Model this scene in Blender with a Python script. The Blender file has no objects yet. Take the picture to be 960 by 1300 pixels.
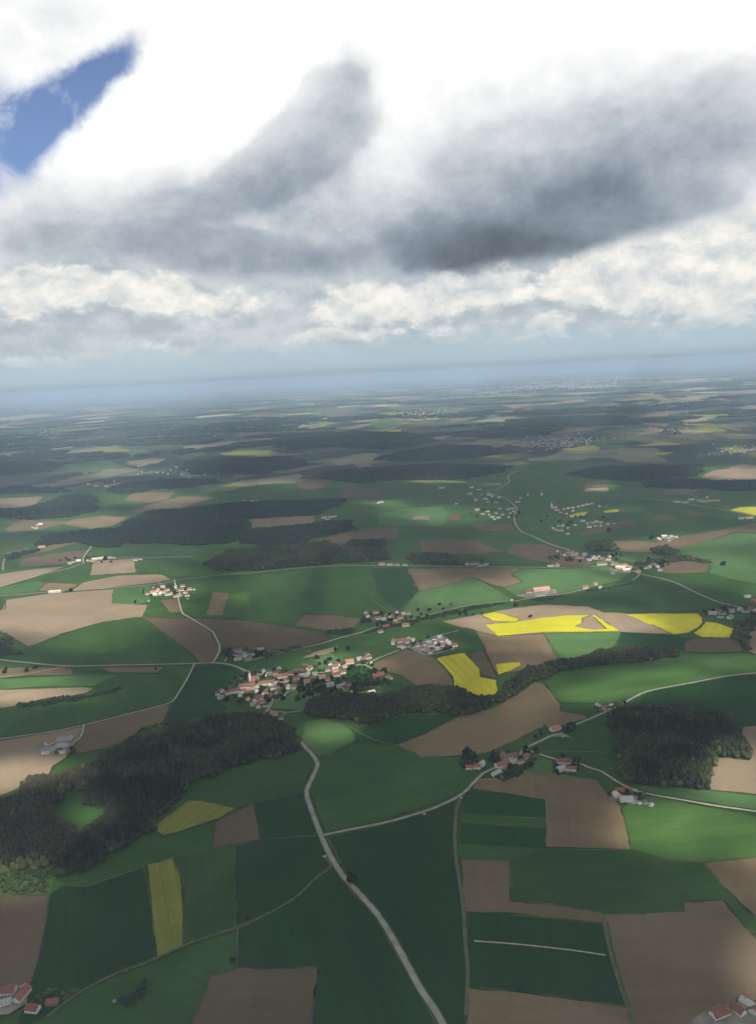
import bpy, bmesh, math, random
import numpy as np
from mathutils import Vector, Matrix

rad = math.radians
scene = bpy.context.scene
COL = scene.collection
random.seed(7)
RNG = np.random.default_rng(7)

# ------------------------------------------------------------------ camera and projection (photo 960 x 1300)
PW, PH, FPX = 960.0, 1300.0, 1030.0
H_CAM, PITCH, ROLL = 700.0, rad(9.6), rad(3.0)
cp, sp, cr, sr = math.cos(PITCH), math.sin(PITCH), math.cos(ROLL), math.sin(ROLL)

def pix_dir(px, py):
    u = (px - PW / 2) / FPX
    v = (PH / 2 - py) / FPX
    a = u * cr + v * sr
    b = -u * sr + v * cr
    return (a, b * sp + cp, b * cp - sp)

def at(px, py):
    d = pix_dir(px, py)
    t = H_CAM / max(1e-4, -d[2])
    return (d[0] * t, d[1] * t)

def azel(px, py):
    d = pix_dir(px, py)
    return (math.atan2(d[0], d[1]), math.atan2(d[2], math.hypot(d[0], d[1])))

def pix_of(X, Y, Z=0.0):
    """numpy: world -> photo pixel"""
    X = np.asarray(X, float); Y = np.asarray(Y, float); Z = np.asarray(Z, float) - H_CAM
    f = Y * cp - Z * sp
    b = (Y * sp + Z * cp) / f
    a = X / f
    u = a * cr - b * sr
    v = a * sr + b * cr
    return PW / 2 + u * FPX, PH / 2 - v * FPX

# ------------------------------------------------------------------ numpy value noise
_tab = np.random.default_rng(3).random((256, 256))
def vnoise(x, y):
    xi = np.floor(x).astype(int); yi = np.floor(y).astype(int)
    fx = x - xi; fy = y - yi
    fx = fx * fx * (3 - 2 * fx); fy = fy * fy * (3 - 2 * fy)
    g = lambda i, j: _tab[i % 256, j % 256]
    a = g(xi, yi) * (1 - fx) + g(xi + 1, yi) * fx
    b = g(xi, yi + 1) * (1 - fx) + g(xi + 1, yi + 1) * fx
    return a * (1 - fy) + b * fy
def fbm(x, y, o=4):
    s = 0; a = .5; n = 0
    for k in range(o):
        s = s + a * vnoise(x + 17.3 * k, y - 9.1 * k); n += a
        x = x * 2.03; y = y * 2.03; a *= .5
    return s / n

# ------------------------------------------------------------------ object helpers
def tag(o, label=None, cat=None, group=None, kind=None):
    if label: o['label'] = label
    if cat: o['category'] = cat
    if group: o['group'] = group
    if kind: o['kind'] = kind
    return o

def link(o, parent=None):
    COL.objects.link(o)
    if parent: o.parent = parent
    return o

def mesh_np(name, verts, faces, mats, fmat=None, tint=None, parent=None, smooth=False):
    """verts (n,3); faces (m,k) all the same size, or a list of lists"""
    me = bpy.data.meshes.new(name)
    verts = np.asarray(verts, np.float32)
    if isinstance(faces, np.ndarray):
        m, k = faces.shape
        me.vertices.add(len(verts)); me.vertices.foreach_set('co', verts.ravel())
        me.loops.add(m * k); me.loops.foreach_set('vertex_index', faces.astype(np.int32).ravel())
        me.polygons.add(m)
        me.polygons.foreach_set('loop_start', np.arange(0, m * k, k, dtype=np.int32))
        me.polygons.foreach_set('loop_total', np.full(m, k, dtype=np.int32))
        me.update(calc_edges=True)
    else:
        me.from_pydata([tuple(v) for v in verts.tolist()], [], faces)
    for mt in (mats if isinstance(mats, (list, tuple)) else [mats]):
        me.materials.append(mt)
    if fmat is not None:
        me.polygons.foreach_set('material_index', np.asarray(fmat, np.int32))
    if tint is not None:
        at_ = me.attributes.new('tint', 'FLOAT', 'POINT')
        at_.data.foreach_set('value', np.asarray(tint, np.float32))
    if smooth:
        me.polygons.foreach_set('use_smooth', np.ones(len(me.polygons), bool))
    me.update()
    o = bpy.data.objects.new(name, me)
    return link(o, parent)

# ------------------------------------------------------------------ materials
def new_mat(name):
    m = bpy.data.materials.new(name); m.use_nodes = True
    nt = m.node_tree
    b = nt.nodes['Principled BSDF']
    b.inputs['Roughness'].default_value = .95
    b.inputs['Specular IOR Level'].default_value = .12
    return m, nt, b

def N(nt, t, **kw):
    n = nt.nodes.new(t)
    for k, v in kw.items():
        if k.startswith('i_'):
            n.inputs[int(k[2:]) if k[2:].isdigit() else k[2:]].default_value = v
        else:
            setattr(n, k, v)
    return n
def L(nt, a, b): nt.links.new(a, b)
def math_n(nt, op, a, b=None, c=None):
    n = nt.nodes.new('ShaderNodeMath'); n.operation = op
    for i, v in enumerate((a, b, c)):
        if v is None: continue
        if isinstance(v, (int, float)): n.inputs[i].default_value = v
        else: L(nt, v, n.inputs[i])
    return n.outputs[0]
def mix_col(nt, fac, a, b, blend='MIX'):
    n = nt.nodes.new('ShaderNodeMix'); n.data_type = 'RGBA'; n.blend_type = blend
    for s, v in ((n.inputs[0], fac), (n.inputs[6], a), (n.inputs[7], b)):
        if isinstance(v, (int, float)): s.default_value = v
        elif isinstance(v, tuple): s.default_value = (*v[:3], 1)
        else: L(nt, v, s)
    return n.outputs[2]
def ramp(nt, fac, pts, interp='LINEAR'):
    n = nt.nodes.new('ShaderNodeValToRGB'); n.color_ramp.interpolation = interp
    e = n.color_ramp.elements
    while len(e) < len(pts): e.new(.5)
    for i, (p, c) in enumerate(pts):
        e[i].position = p
        e[i].color = (c, c, c, 1) if isinstance(c, (int, float)) else (*c, 1)
    L(nt, fac, n.inputs[0])
    return n.outputs[0]
def maprange(nt, v, a, b, c=0., d=1., smooth=True):
    n = nt.nodes.new('ShaderNodeMapRange')
    n.interpolation_type = 'SMOOTHSTEP' if smooth else 'LINEAR'
    L(nt, v, n.inputs[0])
    for i, x in enumerate((a, b, c, d)): n.inputs[1 + i].default_value = x
    return n.outputs[0]
def noise(nt, vec, scale, detail=4, rough=.55, dist=0.):
    n = N(nt, 'ShaderNodeTexNoise')
    n.inputs['Scale'].default_value = scale; n.inputs['Detail'].default_value = detail
    n.inputs['Roughness'].default_value = rough; n.inputs['Distortion'].default_value = dist
    L(nt, vec, n.inputs['Vector'])
    return n

def field_material(name, c_lo, c_hi, tram=0., streak=.5, tone=.22, patch=None, patch_amt=.5):
    """worked land: seed-row streaks and tramlines along the 'stripe' direction of each field, plus blotches"""
    m, nt, b = new_mat(name)
    geo = N(nt, 'ShaderNodeNewGeometry')
    ang = N(nt, 'ShaderNodeAttribute', attribute_type='OBJECT', attribute_name='stripe')
    rot = N(nt, 'ShaderNodeVectorRotate', rotation_type='Z_AXIS')
    L(nt, geo.outputs['Position'], rot.inputs['Vector']); L(nt, ang.outputs['Fac'], rot.inputs['Angle'])
    mp = N(nt, 'ShaderNodeMapping'); mp.inputs['Scale'].default_value = (.006, .11, 1)
    L(nt, rot.outputs[0], mp.inputs['Vector'])
    st = noise(nt, mp.outputs[0], 1.0, 3, .6).outputs['Fac']
    mp2 = N(nt, 'ShaderNodeMapping'); mp2.inputs['Scale'].default_value = (.0025, .028, 1); L(nt, rot.outputs[0], mp2.inputs['Vector'])
    st = math_n(nt, 'MULTIPLY_ADD', noise(nt, mp2.outputs[0], 1.0, 2, .5).outputs['Fac'], .55, math_n(nt, 'MULTIPLY', st, .45))
    big = noise(nt, geo.outputs['Position'], .006, 5, .6, .6).outputs['Fac']
    fine = noise(nt, geo.outputs['Position'], .12, 3, .7).outputs['Fac']
    f = math_n(nt, 'MULTIPLY_ADD', math_n(nt, 'SUBTRACT', st, .5), streak * 1.6, .5)
    f = math_n(nt, 'MULTIPLY_ADD', math_n(nt, 'SUBTRACT', big, .5), 1.8, f)
    f = math_n(nt, 'MULTIPLY_ADD', math_n(nt, 'SUBTRACT', fine, .5), .95, f)
    col = mix_col(nt, f, c_lo, c_hi)
    n_ = nt.nodes[-1]
    if patch:
        p = noise(nt, geo.outputs['Position'], .0035, 4, .55, .8).outputs['Fac']
        pf = math_n(nt, 'MULTIPLY', maprange(nt, p, .5, .68), patch_amt)
        col = mix_col(nt, pf, col, patch)
    if tram:  # wheel tracks of the sprayer, fading in and out
        sx = N(nt, 'ShaderNodeSeparateXYZ'); L(nt, rot.outputs[0], sx.inputs[0])
        w = math_n(nt, 'SINE', math_n(nt, 'MULTIPLY', sx.outputs['Y'], 2 * math.pi / 21.))
        w = math_n(nt, 'MULTIPLY', maprange(nt, w, .72, 1., 0, tram), maprange(nt, big, .35, .6, .3, 1.))
        col = mix_col(nt, w, col, tuple(x * .45 for x in c_lo))
    oi = N(nt, 'ShaderNodeObjectInfo')
    k = math_n(nt, 'MULTIPLY_ADD', oi.outputs['Random'], 2 * tone, 1 - tone)
    hs = N(nt, 'ShaderNodeHueSaturation'); L(nt, col, hs.inputs['Color']); L(nt, k, hs.inputs['Value'])
    L(nt, hs.outputs[0], b.inputs['Base Color'])
    return m

M = {}
M['g1'] = field_material('winter_wheat', (.018, .050, .008), (.033, .077, .014), tram=.2, streak=1.25, tone=.16, patch=(.05, .10, .028), patch_amt=.6)
M['g4'] = field_material('young_wheat', (.025, .064, .012), (.046, .100, .020), tram=.15, streak=1.1, tone=.08, patch=(.062, .115, .03), patch_amt=.6)
M['g2'] = field_material('dense_barley', (.006, .030, .006), (.012, .046, .010), tram=.22, streak=1.3, tone=.16, patch=(.026, .06, .026), patch_amt=.35)
M['g3'] = field_material('fresh_meadow', (.036, .085, .025), (.062, .125, .038), tram=.0, streak=.6, tone=.12, patch=(.085, .135, .045), patch_amt=.4)
M['s1'] = field_material('ploughed_soil', (.102, .075, .042), (.15, .111, .063), streak=1., tone=.12, patch=(.18, .14, .10), patch_amt=.35)
M['s2'] = field_material('damp_soil', (.072, .053, .031), (.108, .08, .047), streak=1., tone=.14, patch=(.14, .105, .08), patch_amt=.3)
M['s3'] = field_material('dry_loam', (.16, .122, .08), (.22, .168, .112), streak=.5, tone=.1, patch=(.27, .21, .14), patch_amt=.5)
M['y'] = field_material('rapeseed_bloom', (.30, .285, .012), (.44, .41, .016), tram=.28, streak=1.1, tone=.06)
M['y2'] = field_material('fading_rapeseed', (.10, .12, .02), (.18, .185, .03), tram=.3, streak=1.3, tone=.06)

def surf(name, c1, c2, scale=.05, rough=.9, detail=5):
    m, nt, b = new_mat(name)
    geo = N(nt, 'ShaderNodeNewGeometry')
    n = noise(nt, geo.outputs['Position'], scale, detail, .6).outputs['Fac']
    col = mix_col(nt, maprange(nt, n, .3, .7), c1, c2)
    L(nt, col, b.inputs['Base Color']); b.inputs['Roughness'].default_value = rough
    return m
M['road'] = surf('pale_asphalt', (.19, .187, .17), (.27, .265, .24), .08)
M['track'] = surf('gravel_track', (.25, .235, .185), (.36, .335, .265), .1)
M['grasstrack'] = surf('worn_grass', (.055, .075, .035), (.10, .10, .055), .1)
M['yard'] = surf('farmyard_gravel', (.12, .11, .095), (.24, .22, .19), .05)
M['verge'] = surf('verge_grass', (.035, .065, .022), (.06, .09, .03), .08)

def roof_mat(name, c):
    m, nt, b = new_mat(name)
    tc = N(nt, 'ShaderNodeTexCoord')
    n = noise(nt, tc.outputs['Object'], .35, 5, .65).outputs['Fac']
    w = N(nt, 'ShaderNodeTexWave', wave_type='BANDS', bands_direction='Z'); w.inputs['Scale'].default_value = 1.2; w.inputs['Distortion'].default_value = .6
    L(nt, tc.outputs['Object'], w.inputs['Vector'])
    f = math_n(nt, 'ADD', math_n(nt, 'MULTIPLY', n, .8), math_n(nt, 'MULTIPLY', w.outputs['Fac'], .2))
    col = mix_col(nt, f, tuple(x * .6 for x in c), tuple(min(1, x * 1.35) for x in c))
    oi = N(nt, 'ShaderNodeObjectInfo')
    hs = N(nt, 'ShaderNodeHueSaturation'); L(nt, col, hs.inputs['Color'])
    L(nt, math_n(nt, 'MULTIPLY_ADD', oi.outputs['Random'], .4, .8), hs.inputs['Value'])
    L(nt, hs.outputs[0], b.inputs['Base Color']); b.inputs['Roughness'].default_value = .8
    return m
ROOF = {'red': roof_mat('red_tiles', (.205, .085, .062)), 'orange': roof_mat('orange_tiles', (.31, .15, .095)),
        'brown': roof_mat('brown_tiles', (.15, .085, .065)), 'grey': roof_mat('grey_sheet', (.26, .26, .265)),
        'dark': roof_mat('slate_tiles', (.085, .085, .095)), 'cream': roof_mat('pale_sheet', (.62, .55, .42)),
        'salmon': roof_mat('salmon_tiles', (.50, .23, .16))}
def wall_mat(name, c):
    m, nt, b = new_mat(name)
    tc = N(nt, 'ShaderNodeTexCoord')
    n = noise(nt, tc.outputs['Object'], .3, 5, .6).outputs['Fac']
    L(nt, mix_col(nt, n, tuple(x * .85 for x in c), c), b.inputs['Base Color'])
    return m
WALL = {'white': wall_mat('white_render', (.56, .545, .51)), 'cream': wall_mat('cream_render', (.72, .62, .44)),
        'timber': wall_mat('weathered_timber', (.17, .11, .075)), 'grey': wall_mat('grey_render', (.42, .41, .39))}
M['glass'] = wall_mat('dark_window', (.05, .055, .06))
M['brick'] = wall_mat('chimney_brick', (.22, .12, .09))

def leaf_mat(name, lo, hi, alt=None):
    """tint: 0..1 the species of each crown"""
    m, nt, b = new_mat(name)
    a = N(nt, 'ShaderNodeAttribute', attribute_name='tint')
    geo = N(nt, 'ShaderNodeNewGeometry')
    n = noise(nt, geo.outputs['Position'], .35, 3, .7).outputs['Fac']
    f = math_n(nt, 'MULTIPLY_ADD', math_n(nt, 'SUBTRACT', n, .5), .7, a.outputs['Fac'])
    pts = [(0, lo), (.45, tuple((x + y) / 2 for x, y in zip(lo, hi))), (.8, hi)]
    if alt: pts.append((1., alt))
    L(nt, ramp(nt, f, pts), b.inputs['Base Color'])
    b.inputs['Roughness'].default_value = .85
    return m
M['spruce'] = leaf_mat('spruce_needles', (.010, .018, .012), (.016, .030, .015), (.030, .045, .018))
M['mixed'] = leaf_mat('mixed_wood_leaves', (.011, .018, .009), (.042, .046, .019), (.075, .10, .03))
M['bare'] = leaf_mat('budding_wood_twigs', (.022, .022, .015), (.052, .047, .028), (.075, .09, .032))
M['bush'] = leaf_mat('bright_shrub_leaves', (.018, .03, .012), (.042, .062, .022), (.075, .10, .04))
M['bark'] = surf('bark', (.05, .04, .03), (.10, .08, .06), 1.)
M['leaf_green'] = leaf_mat('garden_leaves', (.018, .034, .014), (.045, .07, .025), (.08, .11, .04))
M['leaf_dark'] = leaf_mat('dark_leaves', (.008, .016, .01), (.022, .034, .016))
M['leaf_pale'] = leaf_mat('pale_new_leaves', (.06, .085, .035), (.14, .17, .09), (.25, .26, .18))

# ------------------------------------------------------------------ camera
cd = bpy.data.cameras.new('camera'); cam = bpy.data.objects.new('camera', cd); link(cam)
cd.sensor_fit = 'HORIZONTAL'; cd.sensor_width = 36.; cd.lens = 36. * FPX / PW
cd.clip_start = 1.; cd.clip_end = 400000.
Xh = Vector((1, 0, 0)); Up = Vector((0, sp, cp)); Fw = Vector((0, cp, -sp))
Xw = Xh * cr - Up * sr; Yw = Xh * sr + Up * cr; Zw = -Fw
mw = Matrix((Xw, Yw, Zw)).transposed().to_4x4(); mw.translation = (0, 0, H_CAM)
cam.matrix_world = mw
scene.camera = cam

# ------------------------------------------------------------------ sun
SUN_EL, SUN_AZ = rad(50), rad(150)          # azimuth clockwise from the view axis: high, behind on the right
S = Vector((math.sin(SUN_AZ) * math.cos(SUN_EL), math.cos(SUN_AZ) * math.cos(SUN_EL), math.sin(SUN_EL)))
sl = bpy.data.lights.new('sun', 'SUN'); so = bpy.data.objects.new('sun', sl); link(so)
sl.energy = 5.0; sl.angle = rad(.42); sl.color = (1., .945, .86)
so.rotation_mode = 'QUATERNION'; so.rotation_quaternion = S.to_track_quat('Z', 'Y'); so.location = (0, 0, 3000)

# ------------------------------------------------------------------ world: Nishita blue behind procedural cloud
EXPOSURE = 0.55
WSTR = .10
def build_world():
    w = bpy.data.worlds.new('World'); scene.world = w; w.use_nodes = True
    nt = w.node_tree; nt.nodes.clear()
    out = N(nt, 'ShaderNodeOutputWorld'); bg = N(nt, 'ShaderNodeBackground'); bg.inputs['Strength'].default_value = WSTR
    L(nt, bg.outputs[0], out.inputs['Surface'])
    sky = N(nt, 'ShaderNodeTexSky', sky_type='NISHITA'); sky.sun_disc = False
    sky.sun_elevation = SUN_EL; sky.sun_rotation = SUN_AZ; sky.altitude = 700
    tc = N(nt, 'ShaderNodeTexCoord')
    sx = N(nt, 'ShaderNodeSeparateXYZ'); L(nt, tc.outputs['Generated'], sx.inputs[0])
    az = math_n(nt, 'ARCTAN2', sx.outputs[0], sx.outputs[1])
    el = math_n(nt, 'ARCSINE', sx.outputs[2])
    cv = N(nt, 'ShaderNodeCombineXYZ'); L(nt, az, cv.inputs[0]); L(nt, el, cv.inputs[1])
    base = cv.outputs[0]
    def warp(vec, pairs):
        for scale, amp, det in pairs:
            n = noise(nt, base, scale, det, .6)
            s = N(nt, 'ShaderNodeVectorMath', operation='SUBTRACT'); L(nt, n.outputs['Color'], s.inputs[0]); s.inputs[1].default_value = (.5, .5, .5)
            q = N(nt, 'ShaderNodeVectorMath', operation='SCALE'); L(nt, s.outputs[0], q.inputs[0]); q.inputs[3].default_value = amp
            a = N(nt, 'ShaderNodeVectorMath', operation='ADD'); L(nt, vec, a.inputs[0]); L(nt, q.outputs[0], a.inputs[1])
            vec = a.outputs[0]
        fl = N(nt, 'ShaderNodeVectorMath', operation='MULTIPLY'); L(nt, vec, fl.inputs[0]); fl.inputs[1].default_value = (1, 1, 0)
        return fl.outputs[0]
    def blobs(vec, items, start=0.):
        acc = start
        for (x, y, rx, ry, th, amp) in items:
            ca, ce = azel(x, y)
            mp = N(nt, 'ShaderNodeMapping', vector_type='TEXTURE')
            mp.inputs['Location'].default_value = (ca, ce, 0)
            mp.inputs['Rotation'].default_value = (0, 0, rad(th - 3))
            mp.inputs['Scale'].default_value = (rx / 1000., ry / 1000., 1)
            L(nt, vec, mp.inputs['Vector'])
            d = N(nt, 'ShaderNodeVectorMath', operation='DOT_PRODUCT'); L(nt, mp.outputs[0], d.inputs[0]); L(nt, mp.outputs[0], d.inputs[1])
            e = math_n(nt, 'POWER', .36788, d.outputs['Value'])
            acc = math_n(nt, 'MULTIPLY_ADD', e, amp, acc)
        return acc
    soft = warp(base, [(4.5, .05, 1), (13., .022, 2), (34., .014, 5)])
    crisp = warp(base, [(8., .04, 2), (26., .028, 6)])
    k = 1. / (WSTR * 2 ** EXPOSURE)                      # display value -> sky colour before strength
    det = noise(nt, base, 8., 6, .52, .2).outputs['Fac']
    det2 = noise(nt, base, 30., 6, .6, .3).outputs['Fac']

    warped = warp(base, [(9., .05, 2), (30., .016, 3)])
    def puffs(scale, loc, sy):
        m_ = N(nt, 'ShaderNodeMapping'); m_.inputs['Scale'].default_value = (1., sy, 1); m_.inputs['Location'].default_value = loc; L(nt, warped, m_.inputs['Vector'])
        v_ = N(nt, 'ShaderNodeTexVoronoi', voronoi_dimensions='2D', feature='SMOOTH_F1'); v_.normalize = True
        v_.inputs['Scale'].default_value = scale; v_.inputs['Detail'].default_value = 3.; v_.inputs['Roughness'].default_value = .55; v_.inputs['Lacunarity'].default_value = 2.3; v_.inputs['Smoothness'].default_value = .35
        L(nt, m_.outputs[0], v_.inputs['Vector'])
        return math_n(nt, 'SUBTRACT', 1., v_.outputs['Distance'])
    # high white deck with its grey bases: optical depth from broad masses
    D = blobs(soft, [(x, y, rx, ry, th, a * .68) for x, y, rx, ry, th, a in [
        (445, 118, 36, 50, 0, .50), (400, 180, 95, 42, 40, .55), (310, 250, 110, 36, 18, .62), (190, 280, 150, 36, 5, .45), (60, 300, 110, 60, 0, .26),
        (40, 235, 60, 60, 20, .25), (60, 35, 130, 55, 10, .38), (330, 335, 150, 30, 3, .75), (140, 320, 150, 30, 0, .35),
        (640, 190, 130, 100, 12, .42), (740, 225, 230, 80, 12, .36), (470, 300, 120, 45, 5, .30), (640, 308, 140, 40, 6, .95), (700, 285, 130, 50, 10, .62), (850, 235, 120, 60, 15, .52), (930, 140, 120, 60, 20, .40),
        (780, 160, 90, 60, 20, .22), (560, 338, 85, 24, 5, .5), (485, 200, 26, 60, -10, -.16), (420, 275, 120, 75, 10, .34), (480, 300, 600, 90, 3, .20), (705, 345, 52, 12, 28, .9), (900, 260, 90, 30, 12, .1)]])
    mid = noise(nt, base, 17., 8, .6, .3).outputs['Fac']
    D = math_n(nt, 'MULTIPLY', D, math_n(nt, 'MULTIPLY_ADD', mid, .36, math_n(nt, 'MULTIPLY_ADD', det, .3, .65)))
    def billow(loc):
        m_ = N(nt, 'ShaderNodeMapping'); m_.inputs['Scale'].default_value = (1., 1.5, 1); m_.inputs['Location'].default_value = loc; L(nt, base, m_.inputs['Vector'])
        return math_n(nt, 'MULTIPLY_ADD', puffs(9., loc, 1.5), .45, math_n(nt, 'MULTIPLY', noise(nt, m_.outputs[0], 8.5, 10, .57, .25).outputs['Fac'], .6))
    relief = math_n(nt, 'SUBTRACT', billow((.012, .034, 0)), billow((0, 0, 0)))
    D = math_n(nt, 'MULTIPLY_ADD', relief, math_n(nt, 'MULTIPLY_ADD', math_n(nt, 'MINIMUM', D, .8), 1.35, .34), D)
    for items, lo_, hi_, amt in (([(432,135,48,52,20,1.),(385,185,75,42,38,1.),(315,230,80,36,30,1.),(215,268,90,26,10,.8)], .45, .80, .20),
                                 ([(620,235,120,95,15,1.),(760,262,170,68,12,1.),(890,180,140,70,18,1.)], .5, .85, .16),
                                 ([(330,332,140,36,3,1.),(110,318,160,36,0,1.)], .5, .8, .14), ([(703,346,46,15,28,1.)], .45, .75, .45), ([(545,300,80,50,5,1.),(690,318,120,26,4,1.)], .5, .9, .2)):
        D = math_n(nt, 'ADD', D, maprange(nt, blobs(crisp, items), lo_, hi_, 0., amt))
    D = math_n(nt, 'MAXIMUM', D, 0.)
    D = math_n(nt, 'MULTIPLY_ADD', math_n(nt, 'SUBTRACT', det2, .5), .16, D)
    v = math_n(nt, 'MULTIPLY', math_n(nt, 'EXPONENT', math_n(nt, 'MULTIPLY', D, -1.)), 1.2)
    tone = mix_col(nt, maprange(nt, D, .1, 1.5), (1., 1., 1.), (.80, .97, 1.16))
    front = mix_col(nt, 1., tone, v, 'MULTIPLY')
    # hole of blue
    Hh = blobs(crisp, [(0, 165, 62, 44, 20, 1.), (75, 125, 62, 26, 38, .9), (140, 75, 58, 20, 40, .8), (-80, 170, 80, 60, 0, 1.)])
    hole = maprange(nt, math_n(nt, 'MULTIPLY_ADD', math_n(nt, 'SUBTRACT', det2, .5), .12, Hh), .25, .92, 0., .95)
    veil = maprange(nt, noise(nt, base, 11., 7, .62, .6).outputs['Fac'], .48, .72, 1., .45)
    hole = math_n(nt, 'MULTIPLY', hole, veil)
    blue = mix_col(nt, 1., sky.outputs[0], (.50, .58, .74), 'MULTIPLY')
    white_k = N(nt, 'ShaderNodeVectorMath', operation='SCALE'); L(nt, front, white_k.inputs[0]); white_k.inputs[3].default_value = k
    upper = mix_col(nt, hole, white_k.outputs[0], blue)

    # far cumulus band under the bases
    mpb = N(nt, 'ShaderNodeMapping'); mpb.inputs['Scale'].default_value = (1., 1.9, 1); L(nt, base, mpb.inputs['Vector'])
    nb1 = noise(nt, mpb.outputs[0], 10., 10, .6, .2).outputs['Fac']
    mpc = N(nt, 'ShaderNodeMapping'); mpc.inputs['Scale'].default_value = (1., 1.9, 1); mpc.inputs['Location'].default_value = (.006, .032, 0); L(nt, base, mpc.inputs['Vector'])
    nb2 = noise(nt, mpc.outputs[0], 10., 10, .6, .2).outputs['Fac']
    pf1 = puffs(17., (0, 0, 0), 1.7); pf2 = puffs(17., (.003, .02, 0), 1.7)
    nb1 = math_n(nt, 'MULTIPLY_ADD', pf1, .55, math_n(nt, 'MULTIPLY', nb1, .5)); nb2 = math_n(nt, 'MULTIPLY_ADD', pf2, .55, math_n(nt, 'MULTIPLY', nb2, .5))
    nb1 = math_n(nt, 'SUBTRACT', nb1, .09); nb2 = math_n(nt, 'SUBTRACT', nb2, .09)
    emb = math_n(nt, 'SUBTRACT', nb1, nb2)              # bright tops, grey undersides
    lumps = blobs(crisp, [(x, y, rx * 1.2, ry * 1.2, th, a) for x, y, rx, ry, th, a in [(25, 372, 40, 26, 15, .34), (95, 360, 34, 20, 15, .18), (195, 365, 55, 26, 20, .30), (290, 385, 45, 20, 5, .22), (60, 456, 50, 8, 3, .34), (220, 443, 34, 8, 3, .3), (420, 428, 60, 7, 3, .2), (700, 428, 60, 6, 3, .18),
                          (445, 388, 60, 28, 15, .30), (555, 377, 50, 22, 8, .26), (625, 372, 46, 20, 8, .22), (690, 412, 36, 9, 5, .28), (765, 335, 50, 26, 20, .42), (850, 345, 75, 34, 20, .42), (935, 300, 55, 44, 30, .46), (898, 404, 26, 7, 12, .25), (560, 415, 60, 9, 4, .12), (930, 350, 50, 40, 10, .25),
                          (360, 420, 80, 14, 3, -.08), (120, 405, 90, 14, 3, -.06), (800, 400, 110, 18, 5, -.10), (240, 345, 60, 14, 0, -.08)]])
    cover = maprange(nt, math_n(nt, 'MULTIPLY_ADD', math_n(nt, 'SUBTRACT', nb1, .5), 1.5, math_n(nt, 'MULTIPLY', lumps, 2.3)), .30, .56)
    puff = ramp(nt, math_n(nt, 'MULTIPLY_ADD', emb, 2.0, math_n(nt, 'MULTIPLY_ADD', cover, .22, .42)), [(.15, (.50, .56, .595)), (.45, (.66, .70, .71)), (.68, (.83, .83, .80)), (.9, (.99, .96, .885))])
    bgv = mix_col(nt, maprange(nt, math_n(nt, 'MULTIPLY_ADD', emb, 1.2, det), .3, .75), (.46, .525, .565), (.68, .72, .735))
    bcol = mix_col(nt, cover, bgv, puff)
    # pale band of mist towards the horizon
    hz = maprange(nt, el, rad(.8), rad(3.9), 1., 0.)
    hcol = ramp(nt, maprange(nt, el, rad(-1), rad(4), 0, 1, False), [(0., (.36, .485, .60)), (.2, (.45, .57, .655)), (.28, (.47, .585, .66)), (.42, (.48, .60, .675)), (.65, (.48, .595, .665)), (1., (.48, .565, .61))])
    bcol = mix_col(nt, math_n(nt, 'MULTIPLY', hz, .94), bcol, hcol)
    bk = N(nt, 'ShaderNodeVectorMath', operation='SCALE'); L(nt, bcol, bk.inputs[0]); bk.inputs[3].default_value = k
    # lower edge of the grey bases as a function of azimuth
    edge = [(-160, 335), (0, 335), (90, 325), (190, 338), (300, 362), (400, 362), (480, 350), (545, 358), (610, 348), (700, 332), (770, 317), (850, 300), (915, 278), (990, 255), (1100, 240)]
    a0, a1 = -rad(40), rad(40); e0, e1 = 0., rad(20)
    pts = []
    for x, y in edge:
        a, e = azel(x, y); pts.append(((a - a0) / (a1 - a0), (e - e0) / (e1 - e0)))
    wv = N(nt, 'ShaderNodeSeparateXYZ'); L(nt, warp(base, [(8., .03, 2), (26., .022, 5)]), wv.inputs[0])
    er = ramp(nt, maprange(nt, wv.outputs[0], a0, a1, 0, 1, False), pts)
    ed = math_n(nt, 'MULTIPLY_ADD', er, e1 - e0, e0)
    m_up = maprange(nt, math_n(nt, 'SUBTRACT', wv.outputs[1], ed), -.010, .014)
    col = mix_col(nt, m_up, bk.outputs[0], upper)
    over = maprange(nt, el, rad(24), rad(44), 1., .30)      # sky colour dimmed overhead to cut the fill light on the land
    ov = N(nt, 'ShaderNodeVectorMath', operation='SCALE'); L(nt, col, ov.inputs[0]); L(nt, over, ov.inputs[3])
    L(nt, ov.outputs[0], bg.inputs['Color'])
    w.cycles.sampling_method = 'MANUAL'; w.cycles.sample_map_resolution = 512
build_world()

# ------------------------------------------------------------------ ground
_lay = [0]
def layer():
    _lay[0] += 1
    return .01 + .008 * _lay[0]

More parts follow.
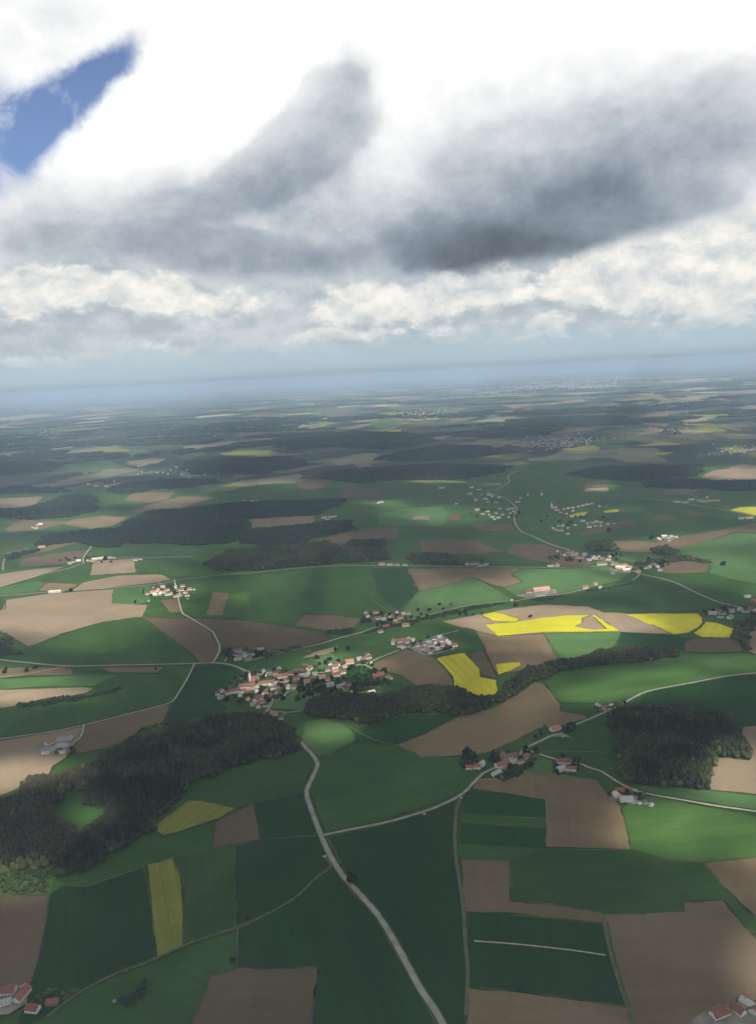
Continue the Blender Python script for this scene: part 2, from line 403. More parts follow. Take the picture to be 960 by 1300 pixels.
def mosaic_material(K=1., pale=.80, pcol=(.21, .19, .13)):
    m, nt, b = new_mat('far_farmland')
    geo = N(nt, 'ShaderNodeNewGeometry')
    wn = noise(nt, geo.outputs['Position'], .0012, 3, .5)
    off = N(nt, 'ShaderNodeVectorMath', operation='SCALE'); L(nt, wn.outputs['Color'], off.inputs[0]); off.inputs[3].default_value = 420.
    pos = N(nt, 'ShaderNodeVectorMath', operation='ADD'); L(nt, geo.outputs['Position'], pos.inputs[0]); L(nt, off.outputs[0], pos.inputs[1])
    rot = N(nt, 'ShaderNodeVectorRotate', rotation_type='Z_AXIS'); rot.inputs['Angle'].default_value = .35; L(nt, pos.outputs[0], rot.inputs['Vector'])
    def cells(sx, sy):
        mp = N(nt, 'ShaderNodeMapping'); mp.inputs['Scale'].default_value = (sx, sy, 1); L(nt, rot.outputs[0], mp.inputs['Vector'])
        vo = N(nt, 'ShaderNodeTexVoronoi', voronoi_dimensions='2D', distance='MANHATTAN'); vo.inputs['Scale'].default_value = 1.
        L(nt, mp.outputs[0], vo.inputs['Vector'])
        s = N(nt, 'ShaderNodeSeparateColor'); L(nt, vo.outputs['Color'], s.inputs[0])
        return s
    c = cells(1 / (260. * K), 1 / (420. * K))
    col = ramp(nt, c.outputs[0], [(0., (.010, .018, .012)), (.22, (.02, .05, .025)), (.45, (.035, .08, .03)), (.62, (.055, .11, .035)), (.74, (.10, .075, .055)), (.85, (.17, .13, .09)), (.955, (.36, .34, .03))], 'CONSTANT')
    big = noise(nt, geo.outputs['Position'], .00035, 5, .6, .5).outputs['Fac']
    wood = maprange(nt, big, .50, .56)
    col = mix_col(nt, math_n(nt, 'MULTIPLY', wood, .5), col, (.011, .021, .014))
    c2 = cells(1 / (480. * K), 1 / (800. * K))
    col = mix_col(nt, math_n(nt, 'MULTIPLY', maprange(nt, c2.outputs[0], pale, pale + .02), .75), col, pcol)
    col = mix_col(nt, math_n(nt, 'MULTIPLY', maprange(nt, c2.outputs[1], .72, .74), .7), col, (.012, .022, .014))
    hs = N(nt, 'ShaderNodeHueSaturation'); L(nt, col, hs.inputs['Color']); L(nt, math_n(nt, 'MULTIPLY_ADD', c.outputs[1], .6, .7), hs.inputs['Value'])
    L(nt, hs.outputs[0], b.inputs['Base Color'])
    return m
M['mosaic'] = mosaic_material()
M['mosaic_far'] = mosaic_material(1.9, .76, (.29, .26, .195))

def poly_obj(name, pts, mat, z=None, stripe=None, jit=0., raw=False, kind='structure'):
    """flat sheet from photo-pixel corners; edges resampled and slightly uneven"""
    P = [Vector(p if raw else at(*p)) for p in pts]
    out = []
    n = len(P)
    for i in range(n):
        a, b = P[i], P[(i + 1) % n]
        ln = (b - a).length
        dist = max(600., (a.length + b.length) / 2)
        step = max(18., dist * .012)
        k = max(1, min(24, int(ln / step)))
        nrm = Vector((-(b - a).y, (b - a).x)).normalized() if ln > 1e-6 else Vector((0, 0))
        for j in range(k):
            q = a.lerp(b, j / k)
            if j and jit: q = q + nrm * random.gauss(0, jit)
            out.append(q)
    z = layer() if z is None else z
    me = bpy.data.meshes.new(name)
    bm = bmesh.new()
    vs = [bm.verts.new((q.x, q.y, z)) for q in out]
    f = bm.faces.new(vs); f.normal_update()
    if f.normal.z < 0: f.normal_flip()
    bmesh.ops.triangulate(bm, faces=[f], ngon_method='EAR_CLIP')
    bm.to_mesh(me); bm.free()
    me.materials.append(mat)
    o = link(bpy.data.objects.new(name, me))
    if stripe is None:
        e = max(((P[(i + 1) % n] - P[i]) for i in range(n)), key=lambda q: q.length)
        stripe = -math.atan2(e.y, e.x)
    o['stripe'] = float(stripe)
    tag(o, kind=kind)
    return o

G = 70000.
gv = []; 
mesh_np('ground', [(-G, -3000, 0), (G, -3000, 0), (G, G, 0), (-G, G, 0)], [[0, 1, 2, 3]], M['g1'])
tag(bpy.data.objects['ground'], kind='structure'); bpy.data.objects['ground']['stripe'] = .6
# patchwork of farmland further out
poly_obj('farmland', [(-2600, 6000), (-900, 5200), (700, 6200), (2400, 5400), (5200, 6000), (45000, 52000), (45000, 69000), (-45000, 69000), (-45000, 52000), (-5200, 6400)], M['mosaic'], raw=True, stripe=0)

poly_obj('farmland', [(-9000, 15500), (-3000, 13800), (2500, 15800), (9500, 14200), (45000, 52000), (45000, 69000), (-45000, 69000), (-45000, 52000)], M['mosaic_far'], raw=True, stripe=0)

FN = {'g1': 'green_field', 'g2': 'green_field', 'g3': 'meadow', 'g4': 'green_field', 's1': 'ploughed_field', 's2': 'ploughed_field', 's3': 'ploughed_field', 'y': 'rapeseed_field', 'y2': 'rapeseed_field'}
FIELDS = [
 # ---- far strips
 ('s3', [(0,576),(20,574),(42,575),(40,579),(0,581)]), ('s3', [(65,568),(90,565),(93,568),(68,571)]), ('s3', [(160,586),(190,582),(212,582),(200,588),(168,590)]),
 ('s3', [(130,616),(150,613),(168,614),(160,618),(135,619)]), ('s1', [(213,554),(237,551),(236,555),(215,556)]), ('g3', [(225,580),(258,572),(262,578),(232,584)]),
 ('g3', [(90,590),(130,584),(160,592),(120,600),(85,598)]), ('g3', [(140,575),(180,570),(200,576),(160,582)]),
 ('y2', [(107,572),(135,569),(163,570),(163,573),(130,574)]), ('y2', [(190,566),(220,563),(221,565),(192,567)]), ('y2', [(153,555),(168,552),(167,556),(154,557)]), ('y2', [(155,525),(177,525),(176,527),(156,527)]),
 ('y2', [(278,617),(300,613),(317,613),(316,615),(295,617),(280,619)]), ('y2', [(280,575),(300,572),(346,574),(345,578),(318,578),(282,578)]), ('s3', [(172,591),(187,587),(188,590),(176,593)]),
 ('y2', [(402,536),(416,535),(419,537),(417,539),(404,539)]), ('y2', [(400,553),(412,551),(423,552),(420,554),(401,556)]), ('y2', [(492,525),(512,523),(513,526),(494,528)]), ('g3', [(468,536),(492,530),(515,536),(480,546)]),
 ('y2', [(570,556),(602,554),(603,557),(580,558)]), ('y2', [(603,558),(640,557),(652,560),(604,561)]), ('y2', [(508,612),(530,610),(565,610),(592,612),(591,613),(560,612),(528,612.5)]),
 ('y2', [(610,615),(634,613),(638,616),(613,617)]), ('y2', [(640,588),(665,585),(673,589),(655,591),(640,591)]), ('y2', [(805,504),(837,503),(837,505.5),(806,506)]), ('y2', [(665,518),(677,517),(676,521),(667,522)]),
 ('y2', [(889,526),(910,525),(925,526),(924,529),(890,529)]), ('s3', [(685,524),(720,519),(730,521),(700,526)]), ('s3', [(707,510),(740,507),(746,510),(712,512)]), ('s3', [(758,516),(785,511),(788,515),(762,519)]),
 ('y2', [(880,543),(905,540),(924,547),(918,549),(895,547)]), ('y2', [(900,538),(925,542),(944,546),(938,547)]), ('y2', [(847,557),(870,556),(893,561),(890,563),(860,560)]), ('y2', [(917,568),(944,566),(942,574),(928,575)]), ('y2', [(952,575),(970,574),(972,580),(955,580)]),
 ('g3', [(885,510),(925,508),(930,518),(888,522)]), ('s1', [(810,527),(845,522),(850,530),(815,533)]), ('s3', [(805,536),(850,538),(845,541),(810,539)]),
 ('s3', [(888,606),(906,597),(923,595),(940,589),(975,592),(975,608),(930,610),(905,609)]), ('s3', [(738,624),(745,620),(772,619),(772,624)]), ('s2', [(745,612),(775,610),(770,618),(742,618)]),
 # ---- upper middle
 ('s2', [(375,612),(392,609),(415,609),(413,619),(395,622),(382,621)]), ('s2', [(432,625),(445,619),(482,621),(482,632),(430,632)]), ('g1', [(280,625),(330,615),(375,613),(380,622),(440,634),(380,636),(300,637)]),
 ('s1', [(157,635),(165,628),(187,625),(223,624),(212,634),(190,638),(170,637)]), ('s1', [(165,650),(190,640),(235,630),(274,632),(240,641),(215,652)]), ('s1', [(75,665),(95,659),(130,655),(162,657),(142,668),(115,671)]),
 ('s1', [(5,673),(18,664),(32,660),(60,661),(85,661),(75,667),(50,672),(17,677)]), ('s1', [(5,702),(32,696),(47,698),(70,690),(92,685),(95,690),(60,700),(12,710)]), ('s2', [(22,719),(30,709),(70,702),(115,698),(100,708),(85,716),(50,719)]),
 ('s3', [(-20,634),(20,632),(55,630),(45,640),(20,645),(-20,646)]), ('g1', [(-20,680),(10,676),(70,672),(60,682),(45,692),(10,700),(-20,702)]),
 ('s3', [(-30,733),(0,729),(50,722),(84,719),(50,731),(0,746),(-30,752)]), ('s3', [(115,731),(118,712),(145,711),(170,709),(173,727),(140,729)]), ('s3', [(90,751),(105,740),(150,731),(205,729),(218,736),(190,741),(150,745),(120,749)]),
 ('g1', [(46,736),(85,723),(116,715),(113,734),(90,740),(60,740)]), ('s1', [(48,750),(60,740),(90,741),(100,742),(85,751)]), ('g3', [(-30,752),(0,747),(46,737),(58,740),(46,751),(0,756),(-30,759)]),
 ('g1', [(172,720),(190,709),(240,708),(262,720),(240,735),(220,737),(207,730),(174,727)]), ('s3', [(-30,762),(8,761),(6,775),(-30,790)]), 
 ('g3', [(143,766),(145,747),(192,743),(188,752),(192,764),(175,768)]), ('g1', [(-30,762),(6,758),(8,772),(0,777),(-30,778)]),
 ('s3', [(8,762),(62,754),(144,748),(142,766),(187,768),(181,783),(130,790),(75,806),(37,821),(0,800),(-40,782),(-40,775),(2,775)]),
 ('s2', [(181,784),(205,785),(240,786),(265,799),(278,824),(270,840),(254,841),(240,827),(195,793)]), ('s1', [(202,762),(226,760),(232,777),(215,778)]),
 ('g1', [(37,821),(75,807),(130,791),(180,784),(195,794),(240,827),(253,841),(150,844),(85,845),(37,841),(20,835)]),
 ('g3', [(-30,803),(0,802),(37,822),(22,836),(-30,830)]),
 ('g1', [(233,775),(224,742),(240,735),(330,729),(425,720),(480,719),(520,722),(532,752),(505,778),(470,784),(387,779),(290,786),(245,783)]),
 ('g2', [(472,722),(518,722),(531,752),(505,776),(478,752)]), ('s1', [(270,752),(291,753),(282,782),(262,781)]),
 ('s2', [(243,785),(302,788),(340,792),(380,798),(412,806),(415,813),(350,830),(340,828),(300,822),(281,822),(273,806)]), ('s2', [(376,795),(387,780),(430,781),(458,786),(450,797),(415,801)]),
 ('s1', [(317,660),(360,656),(400,655),(400,664),(350,669),(320,672)]), ('s2', [(390,689),(415,683),(440,677),(480,670),(505,670),(505,684),(480,686),(430,690)]), ('s2', [(597,666),(650,665),(653,674),(607,675)]),
 ('g3', [(480,652),(520,645),(560,643),(575,655),(560,668),(510,668),(480,665)]), ('s3', [(524,656),(545,655),(543,660),(523,660)]), ('s2', [(568,655),(585,651),(584,661),(567,663)]),
 ('s2', [(530,686),(585,685),(605,686),(622,694),(640,700),(612,703),(590,704),(537,703)]), ('g1', [(590,704),(612,703),(642,700),(672,711),(695,716),(660,719),(590,718)]),
 ('s2', [(642,701),(650,692),(692,691),(716,700),(715,708),(697,715),(672,711)]), ('s2', [(698,716),(713,710),(722,703),(736,706),(748,714),(752,718),(720,719)]),
 ('s1', [(517,722),(600,722),(662,722),(648,730),(664,739),(640,746),(625,743),(602,734),(562,744),(531,751)]),
 ('g3', [(531,751),(562,744),(602,734),(612,737),(645,756),(655,763),(600,769),(530,785),(508,780)]), ('g1', [(606,735),(625,743),(664,760),(655,763)]),
 ('g3', [(650,730),(664,722),(720,722),(775,720),(800,728),(785,738),(745,748),(717,753),(665,762),(640,746),(664,739)]),
 ('g1', [(655,768),(717,757),(750,750),(795,742),(812,733),(860,744),(905,764),(925,774),(886,778),(795,778),(768,777),(745,769),(690,767)]),
 ('s2', [(827,655),(845,652),(862,660),(840,663)]), ('s2', [(860,648),(875,647),(895,654),(882,657)]), ('s2', [(820,625),(860,620),(890,621),(885,625),(850,628),(820,629)]), ('s2', [(732,678),(770,665),(785,662),(803,660),(810,666),(770,675),(740,681)]),
 ('g1', [(832,632),(960,640),(960,645),(925,648),(890,644)]), ('g1', [(660,652),(700,650),(715,660),(700,672),(662,674)]),
 ('y', [(719,656),(735,651),(746,650),(745,654),(725,657.5)]), ('y', [(765,649),(784,646.5),(787,650),(768,651.5)]), ('y', [(926,648),(940,644),(1000,642),(1000,655),(958,654)]),
 ('s1', [(777,687),(802,686),(832,689),(870,680),(920,672),(960,664),(1000,660),(1000,676),(960,676),(932,676),(900,686),(862,697),(825,702),(792,701),(770,697)]),
 ('g3', [(862,697),(900,686),(932,677),(1000,677),(1000,745),(960,742),(925,735),(900,728),(903,718),(868,710)]), ('g3', [(760,700),(792,702),(825,703),(845,708),(810,716),(790,712)]),
 ('s2', [(838,716),(850,712),(867,711),(902,718),(895,727),(860,729),(838,727)]),
 # ---- band of the rapeseed
 ('s3', [(562,789),(610,780),(655,772),(690,768),(745,770),(768,778),(795,779),(828,793),(854,806),(790,803),(715,804),(690,805),(660,806),(632,808),(590,798)]),
 ('s1', [(590,797),(632,808),(690,804),(702,822),(714,841),(690,846),(660,852),(630,855),(622,840),(607,810)]),
 ('g1', [(583,800),(603,800),(618,827),(590,829),(562,834),(552,832),(577,824)]), ('g3', [(688,804),(790,803),(785,818),(762,832),(735,838),(712,843),(700,823)]), ('g2', [(790,803),(855,806),(882,812),(870,826),(800,824),(762,832),(780,820)]),
 ('y', [(611,781),(628,777),(660,786),(656,789.5),(625,788)]),
 ('y', [(616,793),(655,790),(687,785),(720,781.5),(751,781),(739,785),(740,790),(730,796),(752,800),(770,799),(752,782),(756,781),(778,796),(788,802),(720,803),(687,803),(632,808)]),
 ('y', [(794,780),(840,779),(886,779),(891,784),(892,790),(887,797),(875,803),(855,806),(835,797)]), ('y', [(896,789.5),(910,791),(932,799),(926,810),(892,809.5),(881,804),(890,798)]),
 ('y', [(554,837),(562,834),(590,829),(600,840),(609,849),(610,860),(630,864),(632,880),(622,886),(602,885),(585,876),(576,872),(575,860),(567,850)]), ('y', [(629,843),(660,841),(661,845),(645,853),(632,858)]),
 ('s2', [(600,829),(615,827),(625,845),(631,862),(611,858),(609,849),(598,835)]), ('s2', [(515,824),(543,833),(553,837),(567,851),(575,863),(576,874),(530,872),(510,858),(482,851),(470,845),(484,838)]),
 ('s1', [(870,827),(870,815),(882,812),(925,811),(938,815),(944,828),(895,829)]), ('s3', [(945,812),(960,794),(1000,780),(1000,838),(958,831),(946,826)]),
 ('g4', [(690,868),(715,850),(750,848),(870,831),(945,830),(960,833),(1000,840),(1000,849),(960,854),(923,858),(880,866),(827,876),(807,884),(770,893),(712,893),(702,880)]),
 ('g2', [(795,897),(830,878),(880,868),(923,860),(960,857),(1000,852),(1000,916),(945,922),(925,908),(880,900),(830,897)]),
 ('g1', [(715,922),(745,914),(775,905),(780,930),(782,962),(790,985),(740,968),(684,956),(672,950)]),
 ('s1', [(504,946),(542,931),(580,911),(630,899),(655,884),(680,867),(692,869),(702,882),(712,895),(712,903),(742,909),(745,913),(715,921),(683,926),(647,944),(620,956),(587,960),(535,962)]),
 # ---- left, below the cross road
 ('s1', [(-30,848),(0,849),(40,848),(85,848),(93,852),(92,857),(40,858),(0,862),(-30,864)]), ('s1', [(129,848),(209,847),(200,855),(140,854)]), ('g3', [(-30,864),(0,862),(60,860),(110,856),(150,858),(120,872),(60,872),(0,875),(-30,876)]),
 ('s3', [(-40,876),(0,876),(75,874),(117,874),(125,878),(95,883),(62,886),(25,896),(0,900),(-40,906)]),
 ('g1', [(120,873),(150,858),(200,856),(245,846),(230,875),(217,891),(170,903),(107,920),(62,929),(0,938),(-40,946),(-40,908),(0,901),(60,890),(105,884)]),
 ('s3', [(-50,990),(-50,950),(0,941),(62,931),(106,923),(98,941),(92,950),(85,962),(68,973),(62,986),(32,996),(0,1011),(-50,1032)]),
 ('s1', [(109,922),(172,905),(216,894),(210,910),(203,922),(170,938),(140,949),(94,958),(93,949),(101,941)]), ('g2', [(219,895),(248,846),(285,846),(318,858),(290,868),(270,885),(290,900),(240,915),(207,922),(212,910)]),
 # ---- foreground
 ('g3', [(-60,1110),(0,1106),(75,1095),(72,1114),(64,1137),(0,1141),(-60,1149)]),
 ('s2', [(-60,1148),(0,1140),(63,1137),(60,1165),(50,1212),(42,1240),(38,1250),(0,1256),(-60,1262)]),
 ('g2', [(63,1137),(80,1125),(112,1126),(182,1102),(191,1140),(198,1216),(150,1232),(100,1260),(60,1290),(20,1310),(42,1240),(55,1195)]),
 ('y2', [(186,1099),(220,1090),(229,1113),(233,1150),(233,1200),(199,1216),(196,1190),(192,1142)]),
 ('g1', [(222,1090),(298,1075),(299,1178),(240,1198),(235,1200),(235,1150),(230,1110)]), ('g2', [(299,1075),(330,1067),(408,1062),(418,1100),(400,1116),(350,1155),(301,1177)]),
 ('s2', [(281,1041),(322,1021),(330,1067),(300,1072),(271,1077),(273,1045)]), ('y2', [(200,1048),(240,1017),(260,1018),(300,1027),(277,1040),(233,1055),(207,1062),(196,1055)]),
 ('g1', [(232,1012),(240,998),(272,985),(385,957),(394,960),(388,1005),(330,1018),(322,1021),(300,1026),(260,1017)]), ('g2', [(323,1020),(388,1007),(396,1030),(407,1061),(331,1066)]),
 ('s2', [(269,1240),(307,1229),(325,1232),(405,1229),(396,1280),(390,1320),(235,1320)]), ('g2', [(302,1180),(400,1118),(418,1103),(436,1120),(478,1168),(545,1283),(560,1320),(392,1320),(405,1228),(325,1231),(300,1227)]),
 ('g2', [(416,1064),(480,1050),(578,1018),(577,1070),(585,1100),(592,1200),(592,1320),(570,1320),(500,1184),(446,1120)]), ('g1', [(394,1000),(402,983),(406,965),(440,950),(505,946),(535,962),(590,961),(610,984),(584,1008),(480,1045),(412,1057)]),
 ('g2', [(440,942),(470,917),(520,908),(585,908),(545,930),(505,945)]), ('g3', [(382,950),(388,918),(410,913),(440,922),(452,940),(420,958),(404,962),(392,950)]),
 ('g2', [(588,1012),(600,1003),(692,1016),(694,1076),(584,1070)]), ('g1', [(584,1034),(692,1040),(692,1052),(584,1046)]),
 ('s1', [(601,1002),(605,990),(635,988),(662,974),(720,985),(757,991),(771,1008),(788,1024),(801,1079),(694,1076),(692,1016)]),
 ('s1', [(585,1092),(648,1094),(648,1145),(720,1152),(765,1160),(766,1172),(720,1167),(640,1159),(590,1158)]),
 ('g1', [(650,1092),(694,1079),(802,1080),(790,1025),(870,1020),(960,1036),(1010,1042),(1010,1084),(893,1096),(927,1135),(962,1170),(985,1205),(945,1176),(917,1143),(868,1147),(869,1159),(820,1160),(766,1160),(720,1150),(650,1143)]),
 ('g4', [(802,1079),(790,1027),(822,1012),(870,1020),(960,1036),(1010,1042),(1010,1084),(893,1096),(850,1092)]),
 ('s1', [(893,1097),(960,1090),(1020,1086),(1020,1215),(960,1166),(927,1134)]), ('s1', [(768,1162),(820,1161),(870,1159),(869,1147),(917,1144),(945,1177),(965,1199),(1030,1275),(1030,1325),(812,1325),(787,1240),(777,1200)]),
 ('g2', [(594,1160),(640,1161),(720,1169),(763,1174),(772,1215),(792,1277),(720,1266),(594,1254)]), ('s1', [(594,1256),(655,1260),(720,1269),(795,1280),(803,1325),(592,1325)]),
 ('s3', [(907,962),(952,966),(954,950),(938,926),(960,922),(1010,918),(1010,1016),(960,1009),(900,1003),(903,980)]), ('g3', [(800,998),(900,1004),(960,1011),(1010,1018),(1010,1034),(960,1029),(870,1015),(825,1007)]),
 # ---- village greens
 ('g3', [(350,886),(360,888),(382,873),(410,877),(420,884),(395,895),(385,902),(345,901)]), ('g2', [(440,850),(455,846),(478,853),(475,868),(455,873),(440,862)]), ('g3', [(398,838),(420,828),(430,836),(424,846),(405,850)]),
 ('g2', [(480,875),(500,866),(515,872),(520,885),(495,892)]), ('s3', [(382,837),(398,829),(420,823),(431,820),(424,828),(400,834)]), ('g3', [(660,978),(672,958),(700,966),(704,980),(690,984)]),
]
for t, pts in FIELDS:
    near = min(Vector(at(*p)).length for p in pts)
    poly_obj(FN[t], pts, M[t], jit=min(4., 1.0 + near * .0004))

def margins():
    rr = random.Random(77)
    V = []; F = []
    z = layer()
    for t, pts in FIELDS:
        P = [Vector(at(*p)) for p in pts]
        for i in range(len(P)):
            a, b = P[i], P[(i + 1) % len(P)]
            if (a + b).length / 2 > 4200 or (b - a).length < 25 or rr.random() < .35: continue
            nrm = Vector((-(b - a).y, (b - a).x)).normalized()
            k = max(2, int((b - a).length / 12))
            st = None
            for j in range(k + 1):
                q = a.lerp(b, j / k) + nrm * rr.gauss(0, .35)
                w = rr.uniform(.7, 1.8)
                n0 = len(V)
                V += [(q.x + nrm.x * w, q.y + nrm.y * w, z), (q.x - nrm.x * w, q.y - nrm.y * w, z)]
                if st is not None and rr.random() > .12: F.append([st, st + 1, n0 + 1, n0])
                st = n0
    o = mesh_np('field_margin', V, F, M['margin']); o['stripe'] = 0.
    tag(o, kind='structure')
M['margin'] = surf('rough_margin_grass', (.018, .034, .010), (.075, .09, .035), .012)
margins()

# ------------------------------------------------------------------ roads and tracks
def smooth_line(pts, k=6):
    P = [Vector(at(*p)) for p in pts]
    out = []
    for i in range(len(P) - 1):
        p0 = P[max(0, i - 1)]; p1 = P[i]; p2 = P[i + 1]; p3 = P[min(len(P) - 1, i + 2)]
        for j in range(k):
            t = j / k
            out.append(.5 * ((2 * p1) + (p2 - p0) * t + (2 * p0 - 5 * p1 + 4 * p2 - p3) * t * t + (3 * p1 - p0 - 3 * p2 + p3) * t ** 3))
    out.append(P[-1])
    return out
def ribbon(name, pts, width, mat, k=6, z=None, kind='structure'):
    P = smooth_line(pts, k)
    z = layer() if z is None else z
    v = []; f = []
    for i, p in enumerate(P):
        d = (P[min(i + 1, len(P) - 1)] - P[max(i - 1, 0)]).normalized()
        n = Vector((-d.y, d.x)) * width / 2 * (1 + .06 * math.sin(i * 2.3))
        v += [(p.x + n.x, p.y + n.y, z), (p.x - n.x, p.y - n.y, z)]
        if i: f.append([2 * i - 2, 2 * i - 1, 2 * i + 1, 2 * i])
    o = mesh_np(name, v, f, mat)
    o['stripe'] = 0.
    return tag(o, kind=kind)
ROADS = [
 ('road', 7.2, [(575,1325),(552,1283),(533,1255),(507,1207),(483,1167),(463,1143),(443,1121),(435,1112),(420,1088),(408,1062),(397,1033),(390,1012),(391,1000),(398,985),(403,973),(401,965),(396,958),(389,951),(380,941),(357,926),(333,913),(340,902),(346,890),(351,878),(351,865),(349,858),(334,857),(318,855),(303,848),(290,844),(270,842),(240,843),(150,845),(85,846),(37,842),(0,838),(-60,828)]),
 ('road', 5., [(409,1062),(425,1058),(480,1047),(505,1041),(539,1031),(562,1022),(585,1010),(600,996),(612,984),(619,980),(632,974),(648,968),(660,960),(665,952),(683,943),(702,934),(715,930),(728,922),(752,912),(774,902),(793,893),(807,885),(827,877),(880,867),(923,859),(960,855),(1010,850)]),
 ('track', 4.5, [(668,952),(681,957),(697,962),(713,966),(735,970),(748,975),(765,981),(785,994),(802,1002),(825,1009),(870,1017),(910,1024),(960,1031),(1010,1039)]),
 ('track', 4.2, [(247,843),(239,860),(227,880),(217,892),(190,900),(170,905),(107,921),(62,930),(0,939),(-60,949)]), ('track', 4., [(107,921),(104,932),(99,940),(90,944)]),
 ('track', 5., [(271,841),(279,824),(272,806),(265,799),(240,784),(231,777),(226,757),(222,740),(222,736)]), ('track', 5., [(-40,759),(0,757),(62,752),(110,749),(190,743),(208,741),(224,737),(240,735),(285,730),(327,727),(365,723),(425,719),(480,718.5),(605,720),(720,720.5),(770,719)]),
 ('track', 5.5, [(-30,752),(0,745),(50,730),(87,722),(107,715),(140,709.5),(200,708),(245,707)]), ('track', 5., [(106,715),(106,708),(111,701),(116,694)]),
 ('track', 5., [(310,841),(350,831),(402,819),(430,811),(460,803)]), ('track', 3.4, [(460,803),(480,796),(530,785),(560,777),(600,768),(640,764),(652,764)]), ('track', 5., [(652,764),(685,758),(717,754),(746,748)]), ('grasstrack', 5., [(746,748),(770,745),(792,741),(803,737)]), ('road', 5.5, [(803,737),(809,733),(812,729)]),
 ('road', 8., [(657,598),(645,605),(647,611),(640,617),(630,622),(620,625),(642,633),(652,641),(656,647),(653,657),(655,666),(662,675),(677,681.5),(698,691),(723,699),(742,709),(770,712),(785,716),(802,724),(813,729),(836,734),(860,741),(882,752),(910,764),(937,771),(960,777),(1000,785)]),
 ('road', 4.5, [(349,859),(370,858),(393,857),(400,855),(412,854),(433,850),(454,845),(462,844),(479,837),(504,827),(519,821),(525,818),(546,811),(562,806),(583,801)]), ('road', 4.2, [(519,822),(529,827),(544,832),(562,828),(577,824)]), ('track', 3.5, [(462,844),(479,852)]),
 ('track', 3.2, [(349,890),(358,887),(366,879),(380,876),(387,872),(384,867)]), ('track', 3.6, [(342,902),(350,904),(367,905),(383,903)]), ('track', 3., [(285,841),(288,836),(291,832)]),
 ('grasstrack', 4., [(413,1090),(420,1101),(400,1117),(377,1139),(350,1156),(322,1170),(302,1179),(240,1199),(190,1222),(150,1236),(100,1262),(60,1292)]), ('grasstrack', 5., [(586,1012),(579,1035),(578,1080),(587,1142),(591,1197),(594,1235),(592,1290)]),
 ('track', 2.2, [(602,1196),(655,1200),(720,1207),(769,1214)]), ('grasstrack', 4., [(765,1162),(775,1210),(785,1245),(797,1280),(804,1310)]), ('track', 6., [(815,634),(855,637),(890,643),(927,649),(962,656)]), ('track', 5., [(867,625),(885,631)]), ('track', 3.2, [(-20,861),(0,860),(40,855),(82,847)]),
 ('grasstrack', 3., [(690,985),(720,990)]), ('track', 4., [(700,936),(708,933)]), ('track', 4., [(802,1003),(806,1010),(800,1016)]), ('grasstrack', 4., [(683,956),(720,955),(770,956)]), ('grasstrack', 3.5, [(440,920),(455,930),(480,942),(505,947)]), ('grasstrack', 3., [(112,1126),(150,1113),(184,1101)]),
 ('track', 5., [(4,724),(4,716),(6,710)]), ('grasstrack', 6., [(470,760),(500,782)]), ('grasstrack', 3., [(600,738),(655,765)]),
 ('grasstrack', 3., [(794,778),(840,777),(887,777),(894,784),(893,792),(884,800),(870,806)]),
]
for kind_, wd, pts in ROADS:
    nm = {'road': 'road', 'track': 'farm_track', 'grasstrack': 'grass_path'}[kind_]
    if kind_ == 'road' : ribbon('verge', pts, wd + 4., M['verge'])
    ribbon(nm, pts, wd, M[kind_])
for pts in [[(44,950),(60,940),(92,938),(94,948),(88,957),(56,960)], [(770,1010),(800,1005),(815,1016),(830,1023),(800,1022),(775,1016)], [(625,982),(640,970),(660,962),(672,958),(672,962),(650,970),(640,980)], [(700,936),(712,930),(727,938),(716,936)],
            [(292,836),(305,826),(322,832),(318,840)], [(783,722),(795,716),(806,722),(800,728),(788,728)], [(655,757),(672,752),(705,748),(708,754),(670,760)], [(760,902),(772,897),(782,900),(772,905)], [(-20,1258),(20,1250),(36,1258),(34,1275),(10,1290),(-20,1290)],
            [(878,1296),(904,1280),(930,1275),(960,1272),(1000,1270),(1000,1310),(880,1310)], [(520,824),(540,814),(563,808),(578,820),(560,826),(544,830)], [(712,968),(730,966),(734,975),(722,982),(708,978)], [(838,684),(850,680),(862,683),(850,687)], [(880,634),(915,634),(915,637),(890,638)]]:
    poly_obj('farmyard', pts, M['yard'], jit=1.)

# ------------------------------------------------------------------ woods
def ico(sub):
    bm = bmesh.new(); bmesh.ops.create_icosphere(bm, subdivisions=sub, radius=1.)
    v = np.array([x.co[:] for x in bm.verts]); f = np.array([[y.index for y in x.verts] for x in bm.faces]); bm.free()
    return v, f
_r = np.random.default_rng(11)
def broad_templates(n=6, sub=2):
    out = []
    v0, f0 = ico(sub)
    for i in range(n):
        v = v0.copy()
        off = _r.random(3) * 50
        nn = fbm(v[:, 0] * 1.6 + off[0] + v[:, 2] * 1.3, v[:, 1] * 1.6 + off[1] - v[:, 2], 3)
        v *= (.62 + .75 * nn)[:, None]
        v += _r.normal(0, .05, v.shape)
        v[:, 2] = v[:, 2] * .62 + .62
        out.append((v, f0))
    return out
def spruce_templates(n=4):
    out = []
    for i in range(n):
        vs = []; fs = []
        k = 7
        z0 = .05
        for t, (zb, zt, r) in enumerate(((.04, .45, 1.), (.3, .72, .72), (.56, 1.15, .42))):
            b = len(vs)
            for j in range(k):
                a = 2 * math.pi * (j + .5 * t + _r.normal(0, .1)) / k
                rr = r * (.78 + .44 * _r.random())
                vs.append((math.cos(a) * rr, math.sin(a) * rr, zb + _r.normal(0, .03)))
            vs.append((_r.normal(0, .03), _r.normal(0, .03), zt * 1.6 if t == 2 else zt * 1.5))
            for j in range(k): fs.append((b + j, b + (j + 1) % k, b + k))
        out.append((np.array(vs), np.array(fs)))
    return out
BROAD = broad_templates(); BROAD_LO = broad_templates(6, 1); SPRUCE = spruce_templates()

